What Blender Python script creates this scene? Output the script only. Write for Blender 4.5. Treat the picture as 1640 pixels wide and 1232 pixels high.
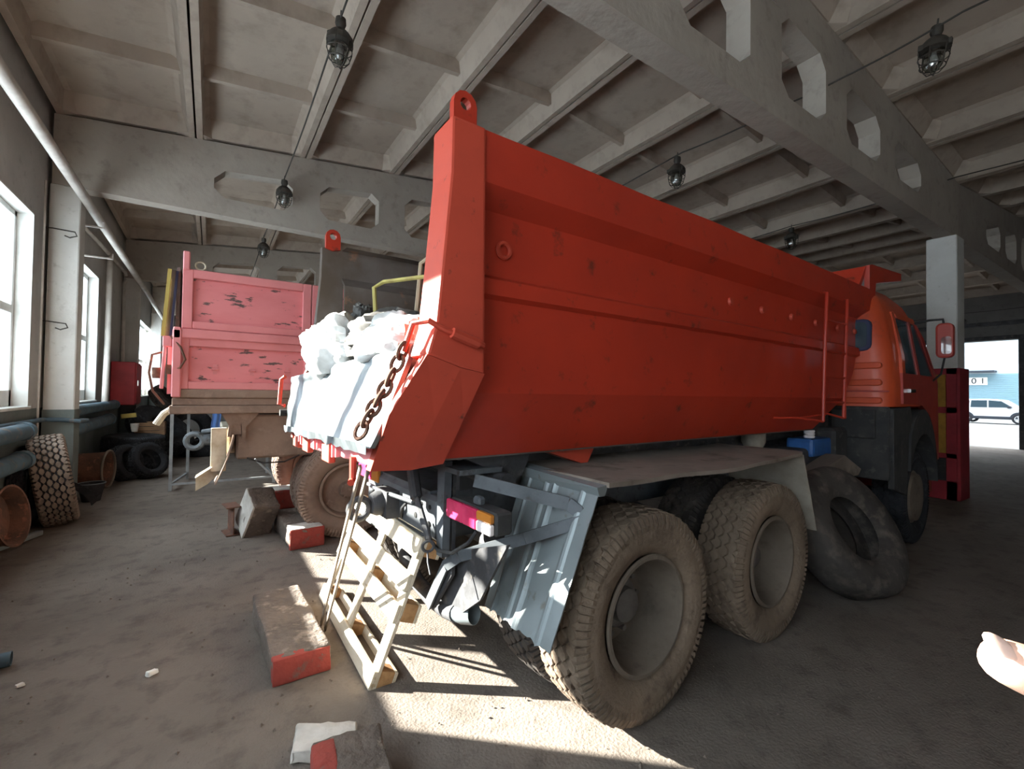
import bpy, bmesh, math, random
from mathutils import Vector, Matrix, noise
rnd = random.Random(11)
S = bpy.context.scene
COL = S.collection
for o in list(bpy.data.objects):
    bpy.data.objects.remove(o)

# ---------------------------------------------------------------- camera
cy, cp, cr = math.radians(33.407), math.radians(1.1327), math.radians(0.7875)
fw = Vector((math.sin(cy)*math.cos(cp), math.cos(cy)*math.cos(cp), math.sin(cp)))
rt = Vector((math.cos(cy), -math.sin(cy), 0)); up = rt.cross(fw)
rt2 = math.cos(cr)*rt + math.sin(cr)*up; up2 = -math.sin(cr)*rt + math.cos(cr)*up
cam = bpy.data.cameras.new('camera'); camo = bpy.data.objects.new('camera', cam); COL.objects.link(camo)
camo.matrix_world = Matrix(((rt2.x, up2.x, -fw.x, 0), (rt2.y, up2.y, -fw.y, 0), (rt2.z, up2.z, -fw.z, 1.6), (0, 0, 0, 1)))
cam.sensor_fit = 'HORIZONTAL'; cam.sensor_width = 36; cam.lens = 730.64/1640*36
cam.clip_start = 0.02; cam.clip_end = 300
S.camera = camo

# ---------------------------------------------------------------- sky, sun, exposure
W = bpy.data.worlds.new('sky'); S.world = W; W.use_nodes = True
bg = W.node_tree.nodes['Background']; bg.inputs[0].default_value = (0.83, 0.92, 1.0, 1); bg.inputs[1].default_value = 6.2
sun = bpy.data.lights.new('sun', 'SUN'); sun.energy = 44; sun.color = (1.0, 0.93, 0.82); sun.angle = math.radians(0.55)
suno = bpy.data.objects.new('sun', sun); COL.objects.link(suno)
el = math.radians(22.8)
sd = Vector((0.745*math.cos(el), -0.667*math.cos(el), -math.sin(el)))
suno.rotation_euler = sd.to_track_quat('-Z', 'Y').to_euler(); suno.location = (-20, 20, 20)
S.view_settings.view_transform = 'Standard'; S.view_settings.look = 'None'
S.view_settings.gamma = 1; S.view_settings.use_curve_mapping = False
S.view_settings.exposure = 0.66

# ---------------------------------------------------------------- helpers
def lin(h):
    h = h.lstrip('#'); out = []
    for i in (0, 2, 4):
        c = int(h[i:i+2], 16)/255
        out.append(c/12.92 if c <= .04045 else ((c+.055)/1.055)**2.4)
    return tuple(out)+(1,)
MATS = {}
def M(name, col, rough=.8, metal=0.0, col2=None, scale=4.0, lo=.4, hi=.62, col3=None, scale3=18.0, lo3=.56, hi3=.66,
      bump=0.0, bscale=40.0, detail=6.0, spec=.5, stretch=None, emit=None, trans=0):
    """procedural surface: base colour, a blotchy second tone, a speckled third tone, fine relief"""
    m = bpy.data.materials.new(name); m.use_nodes = True; MATS[name] = m
    nt = m.node_tree; N = nt.nodes; L = nt.links; b = N['Principled BSDF']
    b.inputs['Roughness'].default_value = rough; b.inputs['Metallic'].default_value = metal
    b.inputs['Specular IOR Level'].default_value = spec
    c = lin(col) if isinstance(col, str) else col
    b.inputs['Base Color'].default_value = c
    tc = N.new('ShaderNodeTexCoord'); vec = tc.outputs['Object']
    if stretch:
        mp = N.new('ShaderNodeMapping'); mp.inputs['Scale'].default_value = stretch
        L.new(vec, mp.inputs['Vector']); vec = mp.outputs['Vector']
    cur = None
    def layer(cur, cc, sc, a, z):
        nz = N.new('ShaderNodeTexNoise'); nz.inputs['Scale'].default_value = sc; nz.inputs['Detail'].default_value = detail
        nz.inputs['Roughness'].default_value = .62
        L.new(vec, nz.inputs['Vector'])
        rp = N.new('ShaderNodeMapRange'); rp.inputs[1].default_value = a; rp.inputs[2].default_value = z
        L.new(nz.outputs['Fac'], rp.inputs[0])
        mx = N.new('ShaderNodeMix'); mx.data_type = 'RGBA'
        L.new(rp.outputs[0], mx.inputs['Factor'])
        if cur: L.new(cur, mx.inputs['A'])
        else: mx.inputs['A'].default_value = c
        mx.inputs['B'].default_value = lin(cc)
        return mx.outputs['Result']
    if col2: cur = layer(cur, col2, scale, lo, hi)
    if col3: cur = layer(cur, col3, scale3, lo3, hi3)
    if cur: L.new(cur, b.inputs['Base Color'])
    if bump:
        nz = N.new('ShaderNodeTexNoise'); nz.inputs['Scale'].default_value = bscale; nz.inputs['Detail'].default_value = 5
        L.new(vec, nz.inputs['Vector'])
        bp = N.new('ShaderNodeBump'); bp.inputs['Strength'].default_value = bump; bp.inputs['Distance'].default_value = .02
        L.new(nz.outputs['Fac'], bp.inputs['Height']); L.new(bp.outputs[0], b.inputs['Normal'])
    if emit:
        b.inputs['Emission Color'].default_value = lin(emit); b.inputs['Emission Strength'].default_value = 1
    return m

class MB:
    """collects shapes, links them as one mesh object"""
    def __init__(s): s.v = []; s.f = []
    def add(s, vs, fs):
        n = len(s.v); s.v += [tuple(p) for p in vs]; s.f += [tuple(i+n for i in f) for f in fs]; return s
    def box(s, x0, x1, y0, y1, z0, z1):
        return s.add([(x0,y0,z0),(x1,y0,z0),(x1,y1,z0),(x0,y1,z0),(x0,y0,z1),(x1,y0,z1),(x1,y1,z1),(x0,y1,z1)],
                     [(3,2,1,0),(4,5,6,7),(0,1,5,4),(1,2,6,5),(2,3,7,6),(3,0,4,7)])
    def hexa(s, p):      # 8 corners: bottom ring, top ring
        return s.add(p, [(3,2,1,0),(4,5,6,7),(0,1,5,4),(1,2,6,5),(2,3,7,6),(3,0,4,7)])
    def prism(s, poly, ax, a, b):
        def q(p, t):
            return {'x': (t, p[0], p[1]), 'y': (p[0], t, p[1]), 'z': (p[0], p[1], t)}[ax]
        n = len(poly)
        return s.add([q(p, a) for p in poly]+[q(p, b) for p in poly],
                     [tuple(range(n))[::-1], tuple(range(n, 2*n))]+[(i, (i+1) % n, n+(i+1) % n, n+i) for i in range(n)])
    def rings(s, rs, cap=True, closed=True):
        n = len(rs[0]); vs = [p for r in rs for p in r]; fs = []
        for k in range(len(rs)-1):
            for i in range(n if closed else n-1):
                j = (i+1) % n; fs.append((k*n+i, k*n+j, (k+1)*n+j, (k+1)*n+i))
        if cap: fs += [tuple(range(n))[::-1], tuple(range((len(rs)-1)*n, len(rs)*n))]
        return s.add(vs, fs)
    def tube(s, pts, r, n=8, cap=True):
        pts = [Vector(p) for p in pts]; rs = []; prev = None
        for i, p in enumerate(pts):
            d = (pts[min(i+1, len(pts)-1)]-pts[max(i-1, 0)]).normalized()
            if prev is None:
                a = Vector((0, 0, 1)) if abs(d.z) < .9 else Vector((1, 0, 0))
                prev = d.cross(a).normalized()
            x = (prev-d*prev.dot(d)).normalized(); y = d.cross(x); prev = x
            rr = r[i] if isinstance(r, (list, tuple)) else r
            rs.append([p+(x*math.cos(t)+y*math.sin(t))*rr for t in (2*math.pi*k/n for k in range(n))])
        return s.rings(rs, cap)
    def bar(s, a, b, w, h, upv=(0, 0, 1)):    # rectangular bar between two points
        a = Vector(a); b = Vector(b); d = (b-a).normalized(); u = Vector(upv)
        x = d.cross(u).normalized(); y = x.cross(d).normalized(); x = x*w/2; y = y*h/2
        return s.hexa([a-x-y, a+x-y, a+x+y, a-x+y, b-x-y, b+x-y, b+x+y, b-x+y])
    def lathe(s, prof, o=(0, 0, 0), ax=(0, 1, 0), n=40, cap=False, closed=False):
        o = Vector(o); d = Vector(ax).normalized(); a = Vector((0, 0, 1)) if abs(d.z) < .9 else Vector((1, 0, 0))
        x = d.cross(a).normalized(); y = d.cross(x)
        m = len(prof); base = len(s.v); vs = []; fs = []
        for k in range(n):
            t = 2*math.pi*k/n; e = x*math.cos(t)+y*math.sin(t)
            vs += [o+e*r+d*h for r, h in prof]
        for k in range(n):
            k2 = (k+1) % n
            for i in range(m if closed else m-1):
                j = (i+1) % m; fs.append((k*m+i, k2*m+i, k2*m+j, k*m+j))
        if cap:
            fs.append(tuple(k*m for k in range(n))); fs.append(tuple(k*m+m-1 for k in range(n))[::-1])
        return s.add(vs, fs)
    def torus(s, c, ax, R, r, n=16, m=6, sc=None):
        prof = [(R+r*math.cos(2*math.pi*i/m), r*math.sin(2*math.pi*i/m)) for i in range(m)]
        return s.lathe(prof, c, ax, n, closed=True)
    def blob(s, c, rad, seg=16, ring=10, amp=.1, fr=3.0, seed=0):
        vs = []; fs = []
        for j in range(ring+1):
            th = math.pi*j/ring
            for i in range(seg):
                ph = 2*math.pi*i/seg
                d = Vector((math.sin(th)*math.cos(ph), math.sin(th)*math.sin(ph), math.cos(th)))
                k = 1+amp*noise.noise(d*fr+Vector((seed, seed*2, 0)))
                vs.append((c[0]+d.x*rad[0]*k, c[1]+d.y*rad[1]*k, c[2]+d.z*rad[2]*k))
        for j in range(ring):
            for i in range(seg):
                i2 = (i+1) % seg; fs.append((j*seg+i, (j+1)*seg+i, (j+1)*seg+i2, j*seg+i2))
        return s.add(vs, fs)
    def sheet(s, fn, nu, nv, th):    # a grid surface fn(a,b) with thickness th (offset vector)
        th = Vector(th); top = []; bot = []
        for i in range(nu+1):
            for j in range(nv+1):
                p = Vector(fn(i/nu, j/nv)); top.append(p); bot.append(p+th)
        n = len(top); w = nv+1; fs = []
        for i in range(nu):
            for j in range(nv):
                a = i*w+j; fs.append((a, a+1, a+w+1, a+w)); fs.append((n+a+w, n+a+w+1, n+a+1, n+a))
        for i in range(nu):
            a = i*w; fs.append((a+w, n+a+w, n+a, a)); a = i*w+nv; fs.append((a, n+a, n+a+w, a+w))
        for j in range(nv):
            fs.append((j, n+j, n+j+1, j+1)); a = nu*w+j; fs.append((a+1, n+a+1, n+a, a))
        return s.add(top+bot, fs)
    def mesh(s, name, mat, smooth=False, bev=0, weld=False, segs=1, sharp=.7):
        me = bpy.data.meshes.new(name); me.from_pydata(s.v, [], s.f); me.update()
        bm = bmesh.new(); bm.from_mesh(me)
        if weld: bmesh.ops.remove_doubles(bm, verts=bm.verts, dist=1e-5)
        bmesh.ops.recalc_face_normals(bm, faces=bm.faces)
        if bev:
            ed = [e for e in bm.edges if len(e.link_faces) == 2 and e.calc_face_angle(0) > .6]
            bmesh.ops.bevel(bm, geom=ed, offset=bev, segments=segs, profile=.6, affect='EDGES', clamp_overlap=True)
        bm.to_mesh(me); bm.free()
        if smooth:
            for p in me.polygons: p.use_smooth = True
            if hasattr(me, 'set_sharp_from_angle'): me.set_sharp_from_angle(angle=sharp)
        me.materials.append(mat)
        return me
    def build(s, name, mat, parent=None, smooth=False, bev=0, weld=False, loc=None, rot=None, segs=1, sharp=.7):
        return obj(name, s.mesh(name, mat, smooth, bev, weld, segs, sharp), parent, loc, rot)

def obj(name, me, parent=None, loc=None, rot=None):
    o = bpy.data.objects.new(name, me); COL.objects.link(o)
    if parent: o.parent = parent
    if loc is not None: o.location = loc
    if rot is not None: o.rotation_euler = rot
    return o
def tag(o, label, cat, group=None, kind=None):
    o['label'] = label
    if cat: o['category'] = cat
    if group: o['group'] = group
    if kind: o['kind'] = kind
    return o
def thing(name, label, cat, loc=(0, 0, 0), rz=0, group=None):
    o = bpy.data.objects.new(name, None); COL.objects.link(o); o.location = loc; o.rotation_euler = (0, 0, rz)
    o.empty_display_size = .2
    return tag(o, label, cat, group)
def struct(o, label=None):
    o['kind'] = 'structure'
    if label: o['label'] = label
    return o

# ---------------------------------------------------------------- materials
M('floor', '#7c726a', .95, col2='#665d56', scale=.9, lo=.36, hi=.7, col3='#574f49', scale3=6.0, lo3=.5, hi3=.78, bump=.35, bscale=70, spec=.15, detail=9)
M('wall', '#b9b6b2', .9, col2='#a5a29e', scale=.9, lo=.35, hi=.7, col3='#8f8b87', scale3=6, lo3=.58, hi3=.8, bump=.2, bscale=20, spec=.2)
M('wall_dim', '#7d7a77', .92, col2='#6a6764', scale=.8, lo=.35, hi=.7, col3='#5f5b58', scale3=6, lo3=.56, hi3=.8, bump=.2, bscale=20, spec=.15)  # darker copy of wall; dimness of the far side put into the colour
M('wall_low', '#6d7471', .75, col2='#5c6361', scale=1.5, bump=.15, bscale=30, spec=.3)
M('reveal', '#d8d8d4', .85, col2='#c4c4c0', scale=3, spec=.2)
M('ceil', '#b3a598', .92, col2='#a29488', scale=.7, lo=.35, hi=.75, col3='#8f8276', scale3=3.5, lo3=.5, hi3=.85, bump=.15, bscale=14, spec=.1)
M('beam', '#aca399', .92, col2='#9b9188', scale=1.0, lo=.35, hi=.75, col3='#857c74', scale3=6, lo3=.55, hi3=.85, bump=.5, bscale=8, spec=.1)
M('column', '#cfcdc9', .88, col2='#c0bdb8', scale=2, lo=.3, hi=.75, col3='#a8a39d', scale3=9, lo3=.6, hi3=.8, bump=.25, bscale=22, spec=.2)
M('frame_white', '#dfe0de', .5, col2='#cfd0ce', scale=5)
M('pipe_paint', '#c9c3bc', .55, col2='#b3aca5', scale=3)
M('pipe_blue', '#4c6572', .6, col2='#3b4b55', scale=3, col3='#6a6058', scale3=9)
M('dark', '#191817', .9)
M('red_paint', '#b5341f', .46, col2='#9d2c1c', scale=1.3, lo=.35, hi=.75, col3='#52261d', scale3=8, lo3=.60, hi3=.74, bump=.05, bscale=7, detail=8)
M('red_dusty', '#bb432e', .6, col2='#a33a28', scale=2, lo=.4, hi=.7, col3='#4e2620', scale3=11, lo3=.62, hi3=.72, bump=.06, bscale=9, detail=8)
M('inside_steel', '#6b625d', .85, col2='#55493f', scale=2, col3='#8c6650', scale3=5, lo3=.62, hi3=.7)
M('galv', '#7d8488', .36, metal=.85, col2='#636a6e', scale=5, lo=.4, hi=.65, bump=.1, bscale=6)
M('zinc_flap', '#858c8e', .5, metal=.35, col2='#828a8d', scale=3, col3='#6f6a64', scale3=14, lo3=.6, hi3=.72)
M('chassis', '#4a4a4d', .72, metal=.1, col2='#353436', scale=4, col3='#6b655f', scale3=11, lo3=.56, hi3=.7, bump=.15, bscale=30)
M('chassis_grey', '#61656a', .6, metal=.15, col2='#4c5054', scale=5, col3='#3d3a38', scale3=12, lo3=.58, hi3=.7)
M('rubber', '#4b4643', .95, col2='#3a3634', scale=3, col3='#5f5751', scale3=8, lo3=.5, hi3=.66, bump=.15, bscale=35, spec=.15)
M('rubber_dusty', '#857465', .97, col2='#6c5e52', scale=3, lo=.35, hi=.7, col3='#574b42', scale3=10, lo3=.52, hi3=.75, bump=.5, bscale=45, spec=.1)
M('tread_tan', '#8a7c70', .95, col2='#776a60', scale=4, lo=.35, hi=.7, col3='#5a5049', scale3=9, lo3=.55, hi3=.75, bump=.2, bscale=40, spec=.1)
M('rubber_dark', '#35363a', .93, col2='#28292c', scale=4, col3='#44454a', scale3=9, bump=.15, bscale=30, spec=.2)
M('rim_dust', '#766a5f', .85, col2='#5f554c', scale=3, lo=.35, hi=.7, col3='#4c443d', scale3=8, lo3=.55, hi3=.78, bump=.2, bscale=40, spec=.25)
M('rust', '#6e4a3a', .9, col2='#503a30', scale=5, col3='#8a5a45', scale3=12, bump=.3, bscale=30)
M('plank_grey', '#82766c', .95, col2='#6a5f56', scale=1.6, lo=.4, hi=.65, col3='#54493f', scale3=4, lo3=.55, hi3=.7, bump=.25, bscale=12)
M('board_mud', '#a39a8e', .95, col2='#8b8277', scale=3, bump=.4, bscale=20)
M('pallet', '#d8cbb6', .8, col2='#c6b79f', scale=2, stretch=(6, 1, 6), col3='#b19a78', scale3=5, bump=.1, bscale=20)
M('pallet_end', '#b58a5e', .85, col2='#9c7248', scale=18)
M('strip_steel', '#8f8378', .6, metal=.4, col2='#6f655d', scale=6)
M('curb', '#75685f', .95, col2='#5d534c', scale=3, col3='#8b7d72', scale3=10, bump=1.0, bscale=28)
M('curb_red', '#a2443a', .9, col2='#8a3830', scale=4, col3='#6b5a52', scale3=7, lo3=.56, hi3=.66, bump=.5, bscale=25)
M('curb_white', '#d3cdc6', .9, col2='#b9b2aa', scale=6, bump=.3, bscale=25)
M('cab_orange', '#c9502c', .42, col2='#ba4626', scale=1.5, col3='#a8452c', scale3=8, lo3=.6, hi3=.7)
M('cab_dark', '#a83a30', .45, col2='#96332b', scale=1.5)
M('black_plastic', '#2b2b2d', .85, col2='#3c3a39', scale=4, col3='#4a4744', scale3=11, bump=.15, bscale=25)
M('seal_blue', '#2a3354', .6)
M('chrome', '#c8c8c8', .2, metal=1)
M('mirror', '#e8e8e8', .05, metal=1)
M('pink', '#e2868a', .6, col2='#d8797d', scale=1.5, lo=.4, hi=.7, col3='#5e4a48', scale3=6, lo3=.585, hi3=.625, stretch=(1, 1, 3), detail=10)
M('pink_frame', '#e08a8d', .6, col2='#d27c7e', scale=2, lo=.4, hi=.7)
M('brown_dust', '#937e70', .95, col2='#77645a', scale=2, col3='#9a8577', scale3=7, bump=.15, bscale=30, spec=.2)
M('cream', '#d5ccb9', .6, col2='#b8a98f', scale=5)
M('fire_red', '#c2303a', .5, col2='#ad2832', scale=3)
M('lens_red', '#d8416a', .25, col2='#c02f58', scale=6)
M('lens_amber', '#c07830', .3)
M('lens_white', '#e6dcdc', .25)
M('plastic_white', '#dcdcda', .45, col2='#c2c2be', scale=6, bump=.25, bscale=8)
M('tarp_grey', '#4a4744', .7, col2='#2f2d2b', scale=5, col3='#77746f', scale3=9, bump=.4, bscale=10)
M('reed', '#b6ad63', .8, col2='#9c8f55', scale=8)
M('twig', '#a08f78', .9)
M('iron_lamp', '#4c4741', .6, metal=.3, col2='#38342f', scale=12)
M('cable', '#3a3733', .8)
M('guard_red', '#a02834', .6, col2='#8a222d', scale=3)
M('guard_yellow', '#b08430', .7, col2='#98722b', scale=6)
M('blue_plastic', '#2f5f9e', .45, col2='#264f86', scale=5)
M('skin', '#e3b8a2', .55, col2='#d9a48d', scale=20)
M('nail', '#ecc9ba', .35)
M('sleeve', '#3c4550', .9)
M('wood', '#8a6a4d', .9, col2='#6f5540', scale=4, stretch=(1, 6, 6))
M('yellow_board', '#b09b52', .8)
M('cloth_blue', '#4a6ea8', .9)
M('trestle', '#8d9295', .6, col2='#767a7d', scale=5)
M('out_ground', '#7f7d7a', .95, col2='#6f6d6a', scale=.4)
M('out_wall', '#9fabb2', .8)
M('out_siding', '#6d8c98', .7)
M('car_paint', '#c9ccd0', .3)
M('car_glass', '#31444f', .1)
M('car_trim', '#252c36', .6)
M('paper', '#e8e6e0', .9)
M('hubgrey', '#6a6460', .8, col2='#57514d', scale=6, bump=.2, bscale=30)

def glass_mat(name, tint=(1, 1, 1, 1), refl=.07):
    m = bpy.data.materials.new(name); m.use_nodes = True; nt = m.node_tree; N = nt.nodes; N.clear()
    o = N.new('ShaderNodeOutputMaterial'); t = N.new('ShaderNodeBsdfTransparent'); g = N.new('ShaderNodeBsdfGlossy'); x = N.new('ShaderNodeMixShader')
    t.inputs[0].default_value = tint; g.inputs['Roughness'].default_value = .03; x.inputs[0].default_value = refl
    nt.links.new(t.outputs[0], x.inputs[1]); nt.links.new(g.outputs[0], x.inputs[2]); nt.links.new(x.outputs[0], o.inputs[0]); MATS[name] = m
glass_mat('pane', (.93, .96, .97, 1), .06)
glass_mat('lamp_glass', (.55, .6, .57, 1), .25)
glass_mat('cab_glass', (.35, .42, .45, 1), .25)
m = MATS
# ================================================================ THE HALL
XW = -1.83                                  # inner face of the window wall
def zr(x):                                  # underside of the slab ribs over either 12 m span
    c = 4.23 if x < 10.23 else 16.23
    return 5.17+.1*(6-abs(x-c))
# floor
fl = MB()
def ff(a, b):
    x = -2.1+a*24.3; y = -9.8+b*31.8
    return (x, y, .006*noise.noise(Vector((x*.7, y*.7, 0)))-.004)
fl.sheet(ff, 80, 100, (0, 0, -.2))
struct(fl.build('floor', m['floor'], smooth=True), 'dusty grey-brown concrete floor of the hall')

# window wall with openings
WIN = [(-7.53, -5.0), (-1.9, 2.36), (3.2, 7.75), (8.95, 11.55), (16.9, 20.9)]  # out-of-view openings are sized for the sun and skylight they let in
ZS, ZT = 1.37, 3.68
wl = MB(); ys = [-9.9]+[v for w in WIN for v in w]+[22.0]
for k in range(0, len(ys), 2): wl.box(-2.13, XW, ys[k], ys[k+1], 1.33, 5.75)
for a, b in WIN: wl.box(-2.13, XW, a, b, ZT, 5.75)
wall = struct(wl.build('wall_left', m['wall']), 'whitewashed window wall')
dd = MB().box(-2.13, XW+.002, -9.9, 22, -.02, 1.335)
struct(dd.build('dado', m['wall_low'], wall), 'grey-green painted lower wall')
for i, (a, b) in enumerate(WIN):
    fr = MB(); xo, xi = -2.04, -1.97
    for (y0, y1, z0, z1) in ((a, b, ZS, ZS+.19), (a, b, ZT-.07, ZT), (a, a+.07, ZS, ZT), (b-.07, b, ZS, ZT), (a+.07, b-.07, 2.46, 2.56)):
        fr.box(xo, xi, y0, y1, z0, z1)
    n = max(2, round((b-a)/1.1)); cuts = [a+(b-a)*k/n for k in range(n+1)]
    if i == 2: cuts = [3.2, 4.56, 5.60, 6.66, 7.75]; n = 4
    for c in cuts[1:-1]: fr.box(xo, xi, c-.035, c+.035, ZS+.07, ZT-.07)
    w = struct(fr.build('window_%d' % (i+1), m['frame_white'], bev=.006), 'white framed window in the left wall')
    for k in range(n):
        for z0, z1 in ((ZS+.19, 2.46), (2.56, ZT-.07)):
            if i == 2 and k == 0 and z0 < 2:       # unseen panel added here to cut off the low sun
                MB().box(-2.015, -2.0, cuts[k]+.03, cuts[k+1]-.03, z0-.01, z1+.01).build('sun_stop_panel', m['wood'], w); continue
            MB().box(-2.01, -2.004, cuts[k]+.035, cuts[k+1]-.035, z0, z1).build('pane', m['pane'], w)
    rv = MB()                                # plastered reveal and sill
    rv.box(-1.97, XW+.004, b-.001, b+.012, ZS, ZT); rv.box(-1.97, XW+.004, a-.012, a+.001, ZS, ZT)
    rv.box(-1.97, XW+.004, a, b, ZT-.001, ZT+.012)
    rv.build('reveal', m['reveal'], w)
    MB().box(-1.98, XW+.03, a-.02, b+.02, ZS-.035, ZS).build('window_sill', m['reveal'], w, bev=.006)

# other walls
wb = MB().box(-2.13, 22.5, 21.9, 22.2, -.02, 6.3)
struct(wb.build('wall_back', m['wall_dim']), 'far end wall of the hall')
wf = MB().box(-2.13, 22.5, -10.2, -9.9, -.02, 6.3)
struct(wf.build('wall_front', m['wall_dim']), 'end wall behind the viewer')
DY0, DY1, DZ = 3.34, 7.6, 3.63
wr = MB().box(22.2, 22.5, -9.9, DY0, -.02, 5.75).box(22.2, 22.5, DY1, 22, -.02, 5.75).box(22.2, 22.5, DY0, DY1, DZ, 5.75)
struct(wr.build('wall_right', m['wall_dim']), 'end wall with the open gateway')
tr = MB().box(22.12, 22.2, DY0-.14, DY0, 0, DZ+.14).box(22.12, 22.2, DY1, DY1+.14, 0, DZ+.14).box(22.12, 22.2, DY0, DY1, DZ, DZ+.14)
struct(tr.build('trim_1', m['chassis'], bev=.01), 'dark steel frame of the gateway')
gl = MB()                                    # rolled shutter housing and rails on the gate wall
gl.box(21.95, 22.2, DY0-.3, DY1+.3, DZ+.5, DZ+.62)
struct(gl.build('trim_2', m['chassis'], bev=.01), 'steel rail over the gateway')

# columns
def column(x0, x1, y0, y1, ztop, dado=True):
    c = MB().box(x0, x1, y0, y1, -.01, ztop)
    o = struct(c.build('column', m['column'], bev=.012), 'whitewashed concrete column')
    if dado:
        d = MB().box(x0-.003, x1+.003, y0-.003, y1+.003, 0, 1.31)
        d.build('dado', m['wall_low'], o)
    return o
BY = [-9.8, -3.8, 2.2, 8.2, 14.2, 20.2]
for y in BY:
    column(-1.80, -1.5, y, y+.3, 4.25)
    column(9.9, 10.3, y-.05, y+.33, 4.25, dado=False)
    for k in range(3): pass
# precast beams with octagonal openings
OPEN = [(-.03, 1.05), (1.47, 2.47), (2.95, 3.95), (4.5, 5.43), (5.95, 6.92), (7.42, 8.42)]
def beam(y, dx):
    b = MB(); y0, y1 = y, y+.23; zb = 4.25; lo = 4.52
    def zt(x): return zr(x+dx)-.42
    x0, x1, xm = -1.78, 10.22, 4.23
    def slab(xa, xb, za0, zb0, za1, zb1):    # bottom/top at xa then at xb
        b.hexa([(xa, y0, za0), (xb, y0, za1), (xb, y1, za1), (xa, y1, za0), (xa, y0, zb0), (xb, y0, zb1), (xb, y1, zb1), (xa, y1, zb0)])
    slab(x0, x1, zb, lo, zb, lo)
    edges = [x0]+[v for o in OPEN for v in o]+[x1]
    for k in range(0, len(edges), 2): slab(edges[k], edges[k+1], lo, zt(edges[k]), lo, zt(edges[k+1]))
    slab(x0, xm, zt(x0), zr(x0+.001), zt(xm), zr(xm)); slab(xm, x1, zt(xm), zr(xm), zt(x1), zr(x1-.001))
    for a, c in OPEN:
        cx, cz = .14, .13
        for (px_, sx) in ((a, 1), (c, -1)):
            b.prism([(px_, lo-.001), (px_+sx*cx, lo-.001), (px_, lo+cz)], 'y', y0, y1)
            z = zt(px_); z2 = zt(px_+sx*cx)
            b.prism([(px_, z+.001), (px_+sx*cx, z2+.001), (px_, z-cz)], 'y', y0, y1)
    return struct(b.build('roof_beam', m['beam'], loc=(dx, 0, 0)), 'whitewashed precast roof beam with octagonal openings')
for y in BY:
    beam(y, 0); beam(y, 12.0)
# ribbed ceiling slabs, each its own piece
sl = MB(); HW = .742; LY = 5.975
for s in (-1, 1):                            # edge ribs, sloped inner face
    e = s*HW
    sl.prism([(e, 0), (e-s*.075, 0), (e-s*.125, .25), (e-s*.19, .285), (e, .285)] if s > 0 else [(e, 0), (e, .285), (e-s*.19, .285), (e-s*.125, .25), (e-s*.075, 0)], 'y', 0, LY)
sl.box(-HW, HW, 0, LY, .28, .33)
for yc in (1.49, 2.98, 4.48):
    sl.prism([(yc-.035, .13), (yc+.035, .13), (yc+.08, .285), (yc-.08, .285)], 'x', -HW+.1, HW-.1)
for yc, sg in ((0, 1), (LY, -1)):
    sl.prism([(yc, .05), (yc+sg*.09, .05), (yc+sg*.20, .285), (yc, .285)], 'x', -HW+.08, HW-.08)
    for s in (-1, 1):                        # haunches in the corners
        e = s*(HW-.07)
        sl.hexa([(e, yc, .01), (e, yc+sg*.22, .01), (e-s*.02, yc+sg*.22, .02), (e-s*.2, yc, .06),
                 (e, yc, .285), (e, yc+sg*.3, .285), (e-s*.05, yc+sg*.3, .285), (e-s*.26, yc, .285)])
slab_me = sl.mesh('ceiling_slab', m['ceil'])
rf = MB()
for dx in (0, 12):
    rf.hexa([(-2.13+dx*1.0, -10.2, 5.52), (4.23+dx, -10.2, 6.16), (4.23+dx, 22.2, 6.16), (-2.13+dx, 22.2, 5.52),
             (-2.13+dx, -10.2, 5.62), (4.23+dx, -10.2, 6.26), (4.23+dx, 22.2, 6.26), (-2.13+dx, 22.2, 5.62)])
    rf.hexa([(4.23+dx, -10.2, 6.16), (10.6+dx, -10.2, 5.5), (10.6+dx, 22.2, 5.5), (4.23+dx, 22.2, 6.16),
             (4.23+dx, -10.2, 6.26), (10.6+dx, -10.2, 5.6), (10.6+dx, 22.2, 5.6), (4.23+dx, 22.2, 6.26)])
ub = MB().box(8, 22.5, -30, 70, 6.35, 30)      # unseen block added over the gate end to shade the yard
struct(ub.build('shade_block', m['wall_dim']), 'unseen block added above the gate end to shade the yard')
ceiling = struct(rf.build('ceiling', m['ceil']), 'roof deck over the ribbed concrete slabs')
th = math.atan(.1)
for dx in (0, 12):
    for by in BY:
        for i in range(8):
            xc = -1.77+dx+1.5*(i+.5)
            if by > 18 and dx > 0: continue
            o = obj('ceiling_slab', slab_me, ceiling, (xc, by+.125, zr(xc)), (0, -th if i < 4 else th, 0))

# protective guard round the foot of the interior column
g = thing('column_guard', 'red and yellow painted guard boxed round the foot of the inner column', 'guard', (9.85, 2.3, 0))
gx = 0.0
f = MB().box(0, .5, -.19, -.15, 0, 2.1).box(0, .5, .22, .26, 0, 2.1).box(0, .04, -.15, .22, 2.0, 2.1).box(0, .04, -.15, .22, 1.38, 1.48).box(0, .04, -.15, .22, .66, .74).box(0, .04, -.15, .22, 0, .3).box(0, .04, -.15, -.02, 0, 2.1)
f.build('frame', m['guard_red'], g, bev=.006)
for z0, z1 in ((1.48, 2.0), (.74, 1.38)): MB().box(.012, .03, -.02, .22, z0, z1).build('panel', m['guard_yellow'], g)
MB().box(.012, .03, -.02, .22, .3, .66).build('panel', m['black_plastic'], g)['label'] = 'dark sheet in place of the lower opening'  # darkness of the opening painted on a flat sheet

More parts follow.
